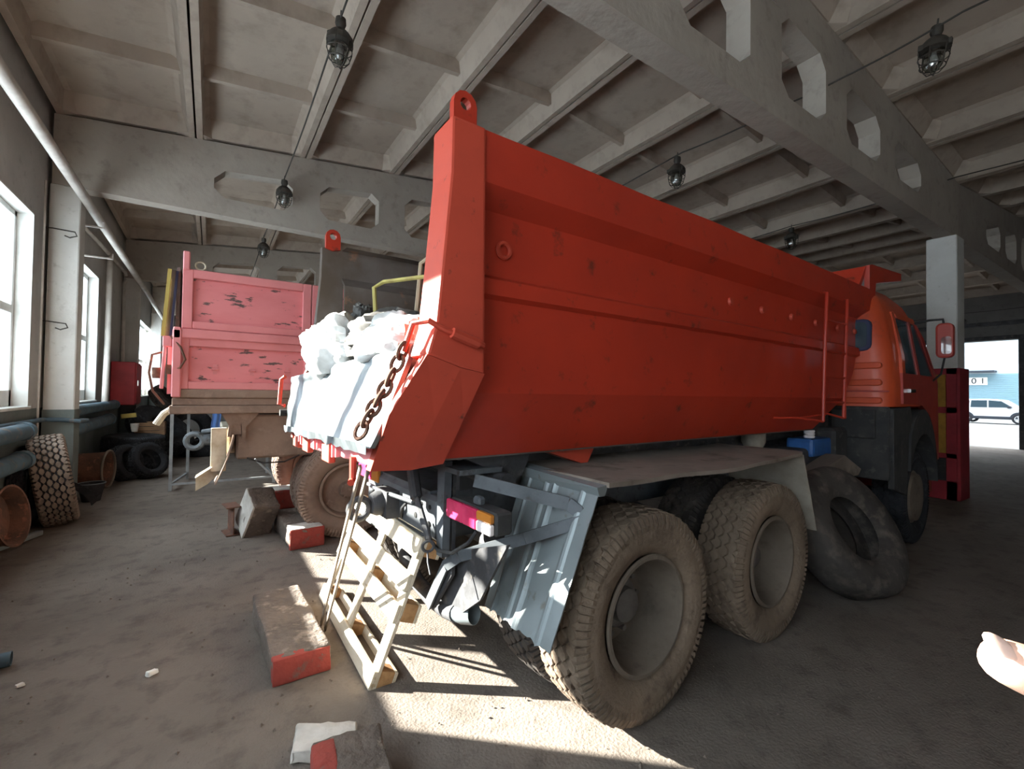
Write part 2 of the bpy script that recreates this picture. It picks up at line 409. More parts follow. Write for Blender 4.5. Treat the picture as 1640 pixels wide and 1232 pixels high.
# pipes on the window wall
p = MB().tube([(-1.42, -9, 4.05), (-1.42, 2, 4.05), (-1.42, 8, 4.06), (-1.42, 14.8, 4.05), (-1.45, 21.8, 4.03)], .056, 12)
tag(p.build('overhead_pipe', m['pipe_paint'], smooth=True), 'long pale painted pipe running below the beam ends along the window wall', 'pipe')
p = MB().tube([(-1.76, 8.6, 4.12), (-1.76, 11.2, 4.25), (-1.76, 14.1, 4.35), (-1.76, 14.3, 4.25), (-1.76, 14.05, 4.1), (-1.76, 13.95, 4.0), (-1.74, 13.9, 2.2)], .035, 10)
tag(p.build('wall_pipe', m['pipe_paint'], smooth=True), 'thin pale pipe on the wall bending down to the red cabinet', 'pipe')
p = MB().tube([(-1.74, 12.05, 4.28), (-1.74, 12.0, 4.1), (-1.70, 11.75, 2.5), (-1.68, 11.5, 1.25)], .05, 10)
tag(p.build('drop_pipe', m['pipe_paint'], smooth=True), 'pale drop pipe leaning down the wall left of the red cabinet', 'pipe')
p = MB().tube([(-1.76, 2.6, 1.2), (-1.76, 8.08, 1.19), (-1.6, 8.14, 1.18), (-1.44, 8.14, 1.16), (-1.44, 8.62, 1.14), (-1.7, 8.75, 1.14), (-1.72, 9.2, 1.14)], .028, 10)
tag(p.build('heating_pipe', m['pipe_blue'], smooth=True), 'thin blue-grey pipe under the sill wrapping round the wall column', 'pipe')
p = MB().tube([(-1.79, 7.98, 1.0), (-1.79, 7.99, 4.2)], .012, 8)
tag(p.build('conduit', m['pipe_paint'], smooth=True), 'thin vertical conduit between the window and the wall column', 'conduit')
for (x, y0, y1, z, r, lb) in ((-1.67, 2.6, 7.05, 1.12, .085, 'upper thick blue heating pipe under the nearest window'), (-1.66, 2.6, 6.95, .82, .09, 'lower thick blue heating pipe under the nearest window'),
                          (-1.66, 8.62, 12.4, 1.26, .085, 'upper thick blue pipe beyond the wall column'), (-1.62, 8.62, 11.6, 1.0, .10, 'lower thick blue pipe beyond the wall column')):
    t = MB().tube([(x, y0, z), (x, y1-.1, z)], r, 16)
    o = tag(t.build('thick_pipe', m['pipe_blue'], smooth=True), lb, 'pipe', 'thick pipes under the windows')
    MB().tube([(x, y1-.11, z), (x, y1, z)], r*1.14, 16).build('flange', m['pipe_blue'], o, smooth=True)
# hooks on the wall column and pipe brackets
for z, x0, ln in ((3.62, -1.86, .34), (2.42, -1.86, .28)):
    h = MB().tube([(x0, 8.16, z+.03), (x0+.12, 8.10, z+.02), (x0+ln, 8.06, z), (x0+ln+.02, 8.06, z-.05), (x0+ln-.05, 8.07, z-.08), (x0+ln-.1, 8.08, z-.06)], .009, 6)
    tag(h.build('wall_hook', m['iron_lamp'], smooth=True), 'upper bent iron hook on the wall column' if z > 3 else 'lower bent iron hook on the wall column', 'hook', 'column hooks')
for z, y in ((3.86, 8.55), (3.6, 9.3)):
    h = MB().bar((-1.8, y, z), (-1.32, y, z), .035, .02).bar((-1.32, y, z-.01), (-1.32, y, z+.08), .02, .02, (1, 0, 0))
    tag(h.build('pipe_bracket', m['pipe_paint']), 'pale pipe bracket just past the wall column' if y < 9 else 'pale pipe bracket further along the wall', 'bracket', 'pipe brackets')
# fire cabinet
t = thing('fire_cabinet', 'red metal cabinet hung on the wall beyond the drop pipe', 'cabinet', (-1.6, 13.4, 1.2))
MB().box(-.22, .2, -.4, .5, .03, .98).build('body', m['fire_red'], t, bev=.015)
MB().box(.2, .22, -.36, .46, .07, .94).build('door', m['fire_red'], t, bev=.006)
MB().box(.22, .245, -.3, -.26, .45, .58).build('handle', m['chrome'], t, bev=.004)

# ---------------------------------------------------------------- lamps and cables
def make_lamp():
    """parts of one caged bulkhead lamp hanging from its hook, origin at the hook"""
    me = {}
    a = MB().lathe([(.0, .0), (.045, .0), (.05, -.05), (.035, -.09), (.0, -.09)], (0, 0, 0), (0, 0, 1), 14)
    a.tube([(0, 0, 0), (0, 0, .07)], .008, 6)
    me['junction_box'] = a.mesh('junction_box', m['iron_lamp'], True)
    a = MB().lathe([(.0, -.10), (.05, -.10), (.085, -.13), (.115, -.17), (.12, -.215), (.085, -.225), (.0, -.225)], (0, 0, 0), (0, 0, 1), 20)
    for k in range(3):
        t = 2*math.pi*k/3+.3; a.box(.11*math.cos(t)-.02, .11*math.cos(t)+.02, .11*math.sin(t)-.02, .11*math.sin(t)+.02, -.22, -.17)
    me['housing'] = a.mesh('housing', m['iron_lamp'], True)
    a = MB().lathe([(.078, -.222), (.08, -.29), (.072, -.35), (.05, -.39), (.0, -.40)], (0, 0, 0), (0, 0, 1), 20)
    me['globe'] = a.mesh('globe', m['lamp_glass'], True)
    a = MB().lathe([(.0, -.23), (.02, -.23), (.024, -.26), (.038, -.31), (.036, -.335), (.02, -.35), (0, -.352)], (0, 0, 0), (0, 0, 1), 12)
    me['bulb'] = a.mesh('bulb', m['lens_white'], True)
    a = MB()
    for k in range(6):
        t = 2*math.pi*k/6; c, s = math.cos(t), math.sin(t)
        a.tube([(.115*c, .115*s, -.21), (.112*c, .112*s, -.29), (.09*c, .09*s, -.37), (.05*c, .05*s, -.42), (0, 0, -.43)], .0045, 5)
    for R_, z in ((.113, -.28), (.094, -.36)): a.torus((0, 0, z), (0, 0, 1), R_, .0045, 20, 5)
    me['cage'] = a.mesh('cage', m['iron_lamp'], True)
    return me
lamp_me = make_lamp()
def lamp(x, y, z, label, tilt=0, sc=1.0, rz=0):
    t = thing('caged_lamp', label, 'lamp', (x, y, z), rz, 'caged lamps under the ceiling'); t.rotation_euler = (tilt, 0, rz); t.scale = (sc,)*3
    for k, me in lamp_me.items(): obj(k, me, t)
    return t
lamp(.93, 4.38, 5.06, 'nearest caged lamp, hanging highest left of the lifting eye', .12)
lamp(.90, 8.0, 4.93, 'caged lamp hanging in front of the far beam', .0)
lamp(.90, 11.4, 4.95, 'small caged lamp above the pink truck body', .0)
lamp(5.55, 1.33, 5.06, 'caged lamp by the near beam at the upper right', .1)
lamp(5.45, 4.08, 4.98, 'caged lamp above the red dump body, halfway along', .05)
lamp(9.6, 4.5, 4.98, 'small caged lamp over the front end of the red dump body', 0)
lamp(22.06, 4.7, 4.6, 'far dark lamp above the open gateway', 0, 1.2)
def cable(pts, label):
    out = []
    for i in range(len(pts)-1):
        a, b = Vector(pts[i]), Vector(pts[i+1])
        for k in range(8):
            t = k/8; q = a.lerp(b, t); q.z -= .06*math.sin(math.pi*t)*min(1, (b-a).length/3); out.append(q)
    out.append(Vector(pts[-1]))
    tag(MB().tube(out, .009, 6).build('cable', m['cable'], smooth=True), label, 'cable', 'lamp cables')
cable([(1.0, -3.5, 5.15), (.93, 2.2, 5.14), (.92, 4.38, 5.04), (.9, 8.0, 4.97), (.9, 11.4, 4.99), (.9, 16, 4.99), (.9, 20, 5.0)], 'dark cable linking the row of lamps nearest the windows')
cable([(5.55, -3, 5.1), (5.52, 1.15, 5.06), (5.49, 2.1, 4.98), (5.47, 2.6, 4.98), (5.45, 4.0, 5.02), (5.45, 8.1, 5.0), (5.45, 14, 5.0)], 'dark cable threaded through the near beam above the red dump body')
cable([(9.7, -2, 5.08), (9.65, 2.1, 5.08), (9.6, 4.5, 5.02), (9.6, 9, 5.05)], 'dark cable along the inner column row under the ceiling')
cable([(22.1, 2.0, 4.75), (22.1, 4.7, 4.65), (22.1, 9, 4.5)], 'dark cable along the gateway wall')
cable([(.86, 4.5, 4.9), (.84, 4.5, 4.98), (.92, 4.42, 5.0)], 'short loop of cable into the nearest lamp')
# ================================================================ TYRES (shared meshes, axle along local Y, outer face at -Y)
def carcass(R, w, rr, n=56):
    h = w/2
    prof = [(rr, -h*.62), (rr+.02, -h*.80), (rr+.06, -h*.97), (rr+(R-rr)*.5, -h*1.06), (R-.07, -h*1.0), (R-.034, -h*.90), (R-.020, -h*.74), (R-.014, -h*.3),
            (R-.014, h*.3), (R-.020, h*.74), (R-.034, h*.90), (R-.07, h*1.0), (rr+(R-rr)*.5, h*1.06), (rr+.06, h*.97), (rr+.02, h*.80), (rr, h*.62),
            (rr+.03, h*.6), (rr+.11, h*.85), (R-.10, h*.8), (R-.06, 0), (R-.10, -h*.8), (rr+.11, -h*.85), (rr+.03, -h*.6)]
    return MB().lathe(prof, n=n, closed=True)
def tread(R, w, n=44, rows=5, hgt=.016, lugs=True, fill=.86):
    """raised rhombic blocks, staggered row by row, with shoulder lugs running down the sidewall"""
    b = MB(); h = w/2; bw = w*.88/rows
    def P(t, y, r): return (r*math.sin(t), y, r*math.cos(t))
    dt = 2*math.pi/n
    for j in range(rows):
        yc = -w*.44+bw*(j+.5); off = .5 if j % 2 else 0
        for k in range(n):
            t = (k+off)*dt; a = dt*.5*fill*1.25; c = bw*.5*fill*1.22
            e = abs(yc)/h; r0 = R-.012-.02*e**3; r1 = r0+hgt
            ring = [(-a, 0), (-a*.35, -c), (a*.35, -c), (a, 0), (a*.35, c), (-a*.35, c)]
            lo = [P(t+x, max(-h*.9, min(h*.9, yc+y)), r0) for x, y in ring]
            hi = [P(t+x*.9, max(-h*.9, min(h*.9, yc+y*.9)), r1) for x, y in ring]
            q = len(b.v); b.v += lo+hi
            b.f += [tuple(q+6+i for i in range(6))]+[(q+i, q+(i+1) % 6, q+6+(i+1) % 6, q+6+i) for i in range(6)]
    if lugs:
        for s in (-1, 1):
            for k in range(n*2):
                t = (k+.25)*dt/2; a = dt*.25*.62
                pts = []
                for (rad, y) in ((R-.004, s*h*.70), (R-.012, s*h*.93), (R-.055, s*h*1.055), (R-.085, s*h*1.03), (R-.05, s*h*.8)):
                    pts.append((rad, y))
                q = len(b.v); m_ = len(pts)
                b.v += [P(t-a, y, r) for r, y in pts]+[P(t+a, y, r) for r, y in pts]
                b.f += [tuple(q+i for i in range(m_)), tuple(q+m_+i for i in range(m_))[::-1]]+[(q+i, q+(i+1) % m_, q+m_+(i+1) % m_, q+m_+i) for i in range(m_)]
    return b
R_T, W_T, RR = .515, .285, .288
ME = {}
ME['tyre_dusty'] = carcass(R_T, W_T, RR).mesh('tyre', m['rubber_dusty'], True)
ME['tread_dusty'] = tread(R_T, W_T).mesh('tread', m['rubber_dusty'])
ME['tyre_plain'] = carcass(R_T, W_T, RR).mesh('tyre', m['rubber'], True)
ME['tread_plain'] = tread(R_T, W_T).mesh('tread', m['rubber'])
ME['tyre_black'] = carcass(R_T, W_T, RR).mesh('tyre', m['rubber_dark'], True)
ME['tread_black'] = tread(R_T, W_T).mesh('tread', m['rubber_dark'])
# outer rear rim: deep dish, disc far inside
def rim_deep():
    b = MB().lathe([(RR+.012, -.118), (RR+.004, -.128), (RR-.012, -.128), (RR-.022, -.112), (RR-.026, -.07), (RR-.04, -.03), (RR-.046, .10), (RR-.06, .125), (.17, .14), (.13, .13), (.0, .13), (.0, .15),
                   (.14, .155), (RR-.03, .14), (RR-.02, .11), (RR+.004, .1)], n=48)
    return b
ME['rim'] = rim_deep().mesh('rim', m['rim_dust'], True)
hb = MB().lathe([(.0, -.01), (.06, -.01), (.085, .01), (.09, .05), (.125, .06), (.135, .08), (.14, .135), (0, .135)], n=24)
for k in range(10):
    t = 2*math.pi*k/10; hb.lathe([(0, .075), (.016, .075), (.016, .13), (0, .13)], (.168*math.sin(t), 0, .158*math.cos(t)), (0, 1, 0), 6)
ME['hub'] = hb.mesh('hub', m['hubgrey'], True)
def wheel(parent, u, v, z=R_T-.01, look='dusty', flip=False, rim=True, rz=0, ry=0):
    w = obj('wheel', ME['tyre_'+look], parent, (u, v, z), (0, ry, rz+(math.pi if flip else 0)))
    t = obj('tread', ME['tread_'+look], w); t['kind'] = 'stuff'
    if rim: obj('rim', ME['rim'], w); obj('hub', ME['hub'], w)
    return w

# ================================================================ RED DUMP TRUCK  (local u forward, v away from the viewer, z up; outer near wheel face at v = 0)
A = math.radians(2.5)
T = thing('dump_truck', 'large red dump truck with orange cab and a silver sheet tailgate', 'dump truck', (1.74, 1.50, 0), A)
def part(mb, name, mat, parent=T, **k): return mb.build(name, m[mat], parent, **k)
def lerp(a, b, t): return a+(b-a)*t
def pl(tab, x):          # piecewise linear lookup, table sorted by key
    if x <= tab[0][0]: return tab[0][1]
    for (a, va), (b, vb) in zip(tab, tab[1:]):
        if x <= b: return lerp(va, vb, (x-a)/(b-a))
    return tab[-1][1]
UF = [(1.28, 3.08), (1.60, 3.42), (1.83, 3.66), (2.19, 3.83), (2.42, 3.86), (2.485, 3.95), (2.71, 3.96)]
SEC = [(.31, 2.705), (.19, 2.71), (.19, 2.60), (.19, 2.49), (.285, 2.415), (.285, 2.30), (.285, 2.15), (.285, 2.0), (.285, 1.85), (.285, 1.72), (.285, 1.60), (.345, 1.48), (.43, 1.30)]
def side_panel(mirror):
    NU = 60; rows = []
    for k, (v, z) in enumerate(SEC):
        row = []
        for i in range(NU+1):
            t = i/NU; u = lerp(-.80 if z > 1.62 else lerp(-.80, -.84, (1.62-z)/.34), pl(UF, z), t)
            d = 0
            if 4 <= k <= 11: d = (.010*noise.noise(Vector((u*2.2, z*2.6, 3)))+.007*noise.noise(Vector((u*5, z*6, 8))))*math.sin(math.pi*min(1, max(0, t))) - .018*math.sin(math.pi*t)*(1 if k < 10 else .5)
            elif k < 4: d = -.020*math.sin(math.pi*t)
            zz = z + (.006*noise.noise(Vector((u*1.7, 0, 9))) if k < 2 else 0)
            row.append((u, v+d, zz))
        rows.append(row)
    b = MB(); n = NU+1
    outer = [p for r in rows for p in r]; inner = [(u, v+.035, z) for (u, v, z) in outer]
    if mirror: outer = [(u, 2.5-v, z) for u, v, z in outer]; inner = [(u, 2.5-v, z) for u, v, z in inner]
    vs = outer+inner; N_ = len(outer); fs = []; K = len(rows)
    for k in range(K-1):
        for i in range(NU):
            a = k*n+i; fs.append((a, a+1, a+n+1, a+n)); fs.append((N_+a+n, N_+a+n+1, N_+a+1, N_+a))
    for k in range(K-1):
        for i in (0, NU): a = k*n+i; fs.append((a, a+n, N_+a+n, N_+a))
    for i in range(NU):
        for k in (0, K-1): a = k*n+i; fs.append((a, a+1, N_+a+1, N_+a))
    return b.add(vs, fs)
def mir(pts): return [(u, 2.5-v, z) for u, v, z in pts]
for mirror in (False, True):
    body = part(side_panel(mirror), 'body_side', 'red_paint' if not mirror else 'inside_steel', smooth=True, sharp=.22)
    f = (lambda u, v, z: (u, 2.5-v, z)) if mirror else (lambda u, v, z: (u, v, z))
    # middle rail
    b = MB(); rs = []
    for i in range(13):
        t = i/12; u = lerp(-.79, 3.80, t); d = -.018*math.sin(math.pi*t)
        rs.append([f(u, v+d, z) for v, z in ((.30, 2.135), (.255, 2.105), (.255, 2.035), (.30, 2.01))])
    part(b.rings(rs), 'side_rail', 'red_paint', body)
    # rear post (flat box flange at the back end)
    prof = [(-.955, 2.71), (-.795, 2.71), (-.785, 1.68), (-.90, 1.70), (-1.047, 1.745), (-1.012, 1.865), (-.99, 2.105), (-.957, 2.48)]
    b = MB(); b.add([f(u, .178, z) for u, z in prof]+[f(u+.005, .36 if not mirror else .225, z) for u, z in prof],
                    [tuple(range(8)), tuple(range(8, 16))]+[(i, (i+1) % 8, 8+(i+1) % 8, 8+i) for i in range(8)])
    part(b, 'rear_post', 'red_dusty' if not mirror else 'inside_steel', bev=.012 if not mirror else .004, segs=2)
    # raking tail cheek below the post
    top = [(-1.047, 1.745), (-.90, 1.70), (-.785, 1.68)]; bot = [(-1.175, 1.275), (-1.0, 1.265), (-.845, 1.28)]
    b = MB(); vs = []
    for (u, z), (u2, z2) in zip(top, bot):
        vs += [f(u, .178, z), f(lerp(u, u2, .5)-(.035 if u < -1 else 0), .30, lerp(z, z2, .5)), f(u2, .42, z2)]
    n_ = len(vs); vs2 = [(x+.0, y+(.055 if not mirror else -.055), z) for x, y, z in vs]
    fs = []
    for i in range(2):
        for j in range(2):
            a = i*3+j; fs.append((a, a+1, a+4, a+3)); fs.append((n_+a+3, n_+a+4, n_+a+1, n_+a))
    fs += [(0, 1, n_+1, n_), (1, 2, n_+2, n_+1), (6, 7, n_+7, n_+6), (7, 8, n_+8, n_+7), (0, 3, n_+3, n_), (3, 6, n_+6, n_+3), (2, 5, n_+5, n_+2), (5, 8, n_+8, n_+5)]
    part(b.add(vs+vs2, fs), 'tail_cheek', 'red_dusty')
    # lifting eye
    b = MB(); prof = []
    for k in range(9):
        t = math.pi*k/8; prof.append((-.875+.055*math.cos(t), 2.80+.055*math.sin(t)))
    hole = [(-.875+.026*math.cos(2*math.pi*k/12), 2.80+.026*math.sin(2*math.pi*k/12)) for k in range(12)]
    outp = [(-.82, 2.69)]+prof+[(-.93, 2.69)]
    outp2 = []                                # resample outer to 12 points facing the hole
    for k in range(12):
        t = 2*math.pi*k/12; dx, dz = math.cos(t), math.sin(t)
        if dz >= 0: outp2.append((-.875+.055*dx, 2.80+.055*dz))
        else:
            s_ = min(.055/abs(dx) if abs(dx) > 1e-6 else 9, .11/abs(dz)); outp2.append((-.875+dx*s_, 2.80+dz*s_))
    vs = [f(u, .215, z) for u, z in outp2+hole]+[f(u, .25, z) for u, z in outp2+hole]; fs = []
    for k in range(12):
        j = (k+1) % 12
        fs += [(k, j, 12+j, 12+k), (24+j, 24+k, 36+k, 36+j), (k, 24+k, 24+j, j), (12+j, 36+j, 36+k, 12+k)]
    part(b.add(vs, fs), 'lifting_eye', 'red_paint')
    # visor cheek over the cab
    prof = [(3.83, 2.70), (3.83, 2.955), (3.90, 2.975), (4.86, 3.035), (4.87, 2.955), (4.02, 2.80), (3.97, 2.50), (3.90, 2.50)]
    b = MB(); b.add([f(u, .19, z) for u, z in prof]+[f(u, .235, z) for u, z in prof],
                    [tuple(range(8)), tuple(range(8, 16))]+[(i, (i+1) % 8, 8+(i+1) % 8, 8+i) for i in range(8)])
    part(b, 'visor_cheek', 'red_paint')
part(MB().hexa([(3.83, .2, 2.90), (4.86, .2, 2.965), (4.86, 2.3, 2.965), (3.83, 2.3, 2.90), (3.83, .2, 2.95), (4.86, .2, 3.03), (4.86, 2.3, 3.03), (3.83, 2.3, 2.95)]), 'visor', 'red_paint')
part(MB().hexa([(3.02, .46, 1.30), (3.12, .46, 1.30), (3.12, 2.04, 1.30), (3.02, 2.04, 1.30), (3.82, .22, 2.95), (3.88, .22, 2.95), (3.88, 2.28, 2.95), (3.82, 2.28, 2.95)]), 'front_wall', 'red_paint')
part(MB().box(-1.13, 3.1, .44, 2.06, 1.29, 1.335), 'body_floor', 'inside_steel')
# silver sheet tailgate: lightly rippled plate, folded seam near the top
def tg(a, b_):
    v = lerp(.36, 2.16, a); zt_ = lerp(1.80, 1.695, a); zb_ = lerp(1.375, 1.335, a)
    z = lerp(zb_, zt_, b_); u = lerp(lerp(-1.20, -1.195, a), lerp(-1.03, -1.155, a), b_)
    rip = .012*math.sin(a*17+1.3)*math.sin(math.pi*min(1, b_*1.1))+.010*noise.noise(Vector((a*9, b_*3, 1)))+.006*noise.noise(Vector((a*25, b_*4, 5)))
    seam = -.012 if b_ > .88 else 0
    return (u+rip+seam, v, z)
gate = part(MB().sheet(tg, 60, 16, (.022, 0, 0)), 'tailgate', 'galv', smooth=True)
gate['label'] = 'silver sheet-metal tailgate'
b = MB()
for i in range(26):
    a = i/25; p0 = tg(a, 0); b.v.append((p0[0]-.012-.006*rnd.random(), p0[1], p0[2]-.012-.02*rnd.random())); b.v.append((p0[0]-.014, p0[1], p0[2]+.018))
for i in range(25): b.f.append((2*i, 2*i+2, 2*i+3, 2*i+1))
part(b, 'folded_lip', 'galv', gate)
part(MB().tube([(-1.2, 2.2, 1.70), (-1.22, 2.23, 1.68), (-1.23, 2.23, 1.50), (-1.2, 2.2, 1.49)], .014, 8), 'handle', 'red_dusty', gate, smooth=True)
part(MB().lathe([(0, -.02), (.025, -.02), (.025, .03), (0, .03)], (-1.21, 2.2, 1.44), (1, 0, 0), 8), 'latch', 'dark', gate)
# tail cross member with ribs
cm = part(MB().hexa([(-1.15, .44, 1.285), (-1.0, .44, 1.285), (-1.0, 2.08, 1.225), (-1.15, 2.08, 1.225), (-1.15, .44, 1.38), (-1.0, .44, 1.38), (-1.0, 2.08, 1.34), (-1.15, 2.08, 1.34)]), 'cross_member', 'pink_frame', bev=.008)
for v in (.95, 1.02, 1.34, 1.42, 1.78, 1.85): part(MB().box(-1.17, -1.14, v, v+.018, 1.25+.02*rnd.random(), 1.34), 'rib', 'pink_frame', cm)
for v in (1.10, 1.60, 1.90): part(MB().box(-1.165, -1.13, v, v+.16, 1.215, 1.35), 'hinge_plate', 'red_dusty', cm, bev=.006)
part(MB().tube([(-1.16, .70, 1.30), (-1.16, .70, 1.2), (-1.18, .66, 1.19)], .016, 8), 'pin', 'red_dusty', cm, smooth=True)
# tailgate chain
path = [Vector(p) for p in ((-1.07, .25, 1.875), (-1.11, .285, 1.74), (-1.155, .30, 1.63), (-1.215, .31, 1.52), (-1.255, .33, 1.43))]
ch = part(MB().tube([(-.80, .165, 1.795), (-.90, .165, 1.825), (-.98, .17, 1.845), (-1.04, .18, 1.875), (-1.075, .25, 1.87), (-1.10, .28, 1.76)], .012, 8), 'chain_rod', 'red_dusty', smooth=True)
part(MB().tube([(-.95, .16, 1.835), (-.83, .16, 1.80)], .022, 8), 'turnbuckle', 'red_dusty', ch, smooth=True)
lk = MB(); n1 = 14
ringpts = [Vector((.022*math.cos(t), 0, .036*math.sin(t))) for t in (2*math.pi*k/n1 for k in range(n1))]
for k in range(n1):
    pass
sec = []
for k in range(n1):
    t = 2*math.pi*k/n1; c = Vector((.022*math.cos(t), 0, .036*math.sin(t))); o_ = Vector((math.cos(t), 0, math.sin(t)))
    sec.append([c+o_*.0085*math.cos(s)+Vector((0, 1, 0))*.0085*math.sin(s) for s in (2*math.pi*j/6 for j in range(6))])
lk.rings(sec+[sec[0]], cap=False); link_me = lk.mesh('link', m['rust'], True)
dist = 0; segs_ = []
for i in range(len(path)-1):
    nl = max(1, round((path[i+1]-path[i]).length/.05))
    for k in range(nl):
        q = path[i].lerp(path[i+1], (k+.5)/nl); d = (path[i+1]-path[i]).normalized(); segs_.append((q, d))
for k, (q, d) in enumerate(segs_[2:]):
    o = obj('link', link_me, ch); o.rotation_mode = 'QUATERNION'
    o.location = q; o.rotation_quaternion = d.to_track_quat('Z', 'Y') @ Matrix.Rotation(math.pi/2*(k % 2)+.4, 3, 'Z').to_quaternion()
# studs and scars on the near side
st = MB().lathe([(0, -.014), (.022, -.014), (.026, -.006), (.03, 0), (.03, .006)], n=14).mesh('bolt', m['red_dusty'], True)
for (u, z) in ((1.294, 2.265), (1.75, 2.26), (2.244, 2.26), (2.72, 2.262), (3.213, 2.264), (3.644, 2.268)): obj('bolt', st, T, (u, .262, z))
part(MB().torus((-.63, .275, 2.25), (0, 1, 0), .034, .01, 18, 6), 'ring', 'red_dusty', smooth=True)
# ladder
ld = MB().tube([(2.66, .26, 2.53), (2.645, .15, 2.50), (2.60, .15, 2.0), (2.565, .15, 1.40)], .014, 8)
ld.tube([(3.13, .26, 2.53), (3.105, .15, 2.50), (3.06, .15, 2.0), (3.015, .15, 1.42)], .014, 8)
ladder = part(ld, 'ladder', 'red_paint', smooth=True)
for z in (2.27, 2.0, 1.78, 1.56): part(MB().tube([(pl([(1.4, 2.565), (2.5, 2.645)], z), .15, z), (pl([(1.4, 3.015), (2.5, 3.105)], z), .15, z)], .010, 8), 'rung', 'red_paint', ladder, smooth=True)
for pts in ([(2.565, .15, 1.40), (2.35, .25, 1.43), (2.15, .36, 1.43)], [(3.015, .15, 1.42), (2.8, .2, 1.46), (2.6, .34, 1.42)], [(3.05, .15, 1.42), (3.2, .2, 1.52), (3.42, .3, 1.58)]):
    part(MB().tube(pts, .010, 6), 'stay', 'red_paint', ladder, smooth=True)

# chassis ------------------------------------------------------------------
for v in (.82, 1.60):
    b = MB(); b.box(-.66, 5.2, v, v+.02, .80, 1.06).box(-.66, 5.2, v, v+.09, 1.045, 1.06).box(-.66, 5.2, v, v+.09, .80, .815)
    part(b, 'frame_rail', 'chassis_grey')
    part(MB().box(-.55, 3.2, v-.03, v+.10, 1.06, 1.20).box(-.45, 3.0, v-.05, v+.12, 1.20, 1.29), 'sub_frame', 'chassis')
b = MB().box(-.72, -.66, .72, 1.80, .82, 1.05)
rc = part(b, 'rear_beam', 'chassis_grey', bev=.02)
for v, z, r in ((.80, .99, .013), (.80, .90, .013), (.90, .99, .011), (.98, .91, .016), (1.06, .97, .011), (1.5, .98, .012), (1.62, .92, .012)):
    part(MB().lathe([(0, -.002), (r, -.002), (r, .004), (0, .004)], (-.722, v, z), (1, 0, 0), 10), 'bolt_hole', 'dark', rc)
part(MB().box(-.70, -.4, .84, 1.66, 1.05, 1.065), 'rear_deck', 'chassis_grey')
# towing hook and its arm
b = MB().bar((-.78, .89, 1.10), (-.79, .66, .86), .04, .03, (1, 0, 0)).bar((-.77, .93, 1.19), (-.78, .84, 1.03), .07, .05, (1, 0, 0))
part(b, 'draw_bar', 'chassis', bev=.012)
part(MB().torus((-.80, .65, .84), (.3, 1, .2), .028, .008, 16, 6).tube([(-.8, .655, .815), (-.81, .63, .77), (-.81, .60, .72)], .005, 5), 'shackle', 'chassis', smooth=True)
b = MB().lathe([(0, 0), (.06, 0), (.075, .03), (.075, .10), (.05, .13), (0, .13)], (-.86, 1.32, .92), (1, 0, 0), 16)
b.torus((-.93, 1.32, .90), (0, 1, 0), .06, .02, 16, 8).box(-.8, -.7, 1.22, 1.42, .84, 1.0)
part(b, 'tow_coupling', 'chassis', smooth=True)
part(MB().tube([(-.74, .98, .985), (-.78, 1.2, .99), (-.78, 1.5, .98), (-.74, 1.75, .96)], .012, 6), 'rod', 'chassis_grey', smooth=True)
part(MB().tube([(-.74, .78, .92), (-.76, .72, .85), (-.76, .62, .82), (-.75, .50, .84), (-.72, .40, .91), (-.70, .36, .97)], .009, 8), 'hose', 'black_plastic', smooth=True)
for k in range(5):
    y = 1.1+.13*k
    part(MB().tube([(-.70, y, .98), (-.74, y+.03, .92+.03*(k % 2)), (-.73, y+.07, .86), (-.66, y+.1, .80)], .010, 6), 'hose', 'black_plastic', smooth=True)
part(MB().box(-.64, -.52, 1.05, 1.45, .66, .82), 'valve_block', 'chassis', bev=.015)
# hinge bracket under the body
part(MB().hexa([(-.74, .62, .78), (-.70, .62, .78), (-.70, .68, .78), (-.74, .68, .78), (-.74, .60, 1.26), (-.70, .60, 1.26), (-.70, .68, 1.26), (-.74, .68, 1.26)]).box(-.74, -.5, .45, .75, 1.21, 1.235), 'hinge_bracket', 'chassis_grey')
part(MB().prism([(-.68, 1.28), (-.28, 1.28), (-.34, 1.17), (-.42, 1.12), (-.5, 1.2)], 'y', .50, .58), 'hinge_lug', 'chassis')
part(MB().prism([(-.2, 1.29), (.18, 1.29), (.12, 1.19)], 'y', .48, .56), 'wedge_lug', 'red_dusty')
part(MB().tube([(-.5, .40, 1.17), (-.5, 2.1, 1.17)], .04, 12), 'hinge_pin', 'chassis', smooth=True)
# tail lamp
tlamp = part(MB().hexa([(-.71, .19, .985), (-.62, .19, .985), (-.62, .60, .985), (-.71, .60, .985), (-.71, .19, 1.085), (-.62, .19, 1.085), (-.62, .60, 1.085), (-.71, .60, 1.085)]), 'tail_lamp', 'black_plastic', bev=.01)
part(MB().box(-.735, -.708, .445, .595, .99, 1.08), 'lens', 'lens_red', tlamp, bev=.006)
part(MB().box(-.735, -.708, .32, .44, .99, 1.08), 'lens', 'lens_red', tlamp, bev=.006)
part(MB().box(-.735, -.708, .20, .315, 1.04, 1.08), 'lens', 'lens_amber', tlamp, bev=.006)
part(MB().box(-.735, -.708, .20, .315, .99, 1.037), 'lens', 'lens_white', tlamp, bev=.006)
part(MB().box(-.69, -.65, .36, .42, 1.08, 1.12), 'lamp_bracket', 'chassis_grey', tlamp, bev=.01)
tl2 = part(MB().box(-.71, -.62, 1.56, 1.98, .985, 1.085), 'tail_lamp', 'black_plastic', bev=.01)
part(MB().box(-.735, -.708, 1.70, 1.97, .99, 1.08), 'lens', 'lens_red', tl2, bev=.006); part(MB().box(-.735, -.708, 1.57, 1.69, .99, 1.08), 'lens', 'lens_amber', tl2, bev=.006)
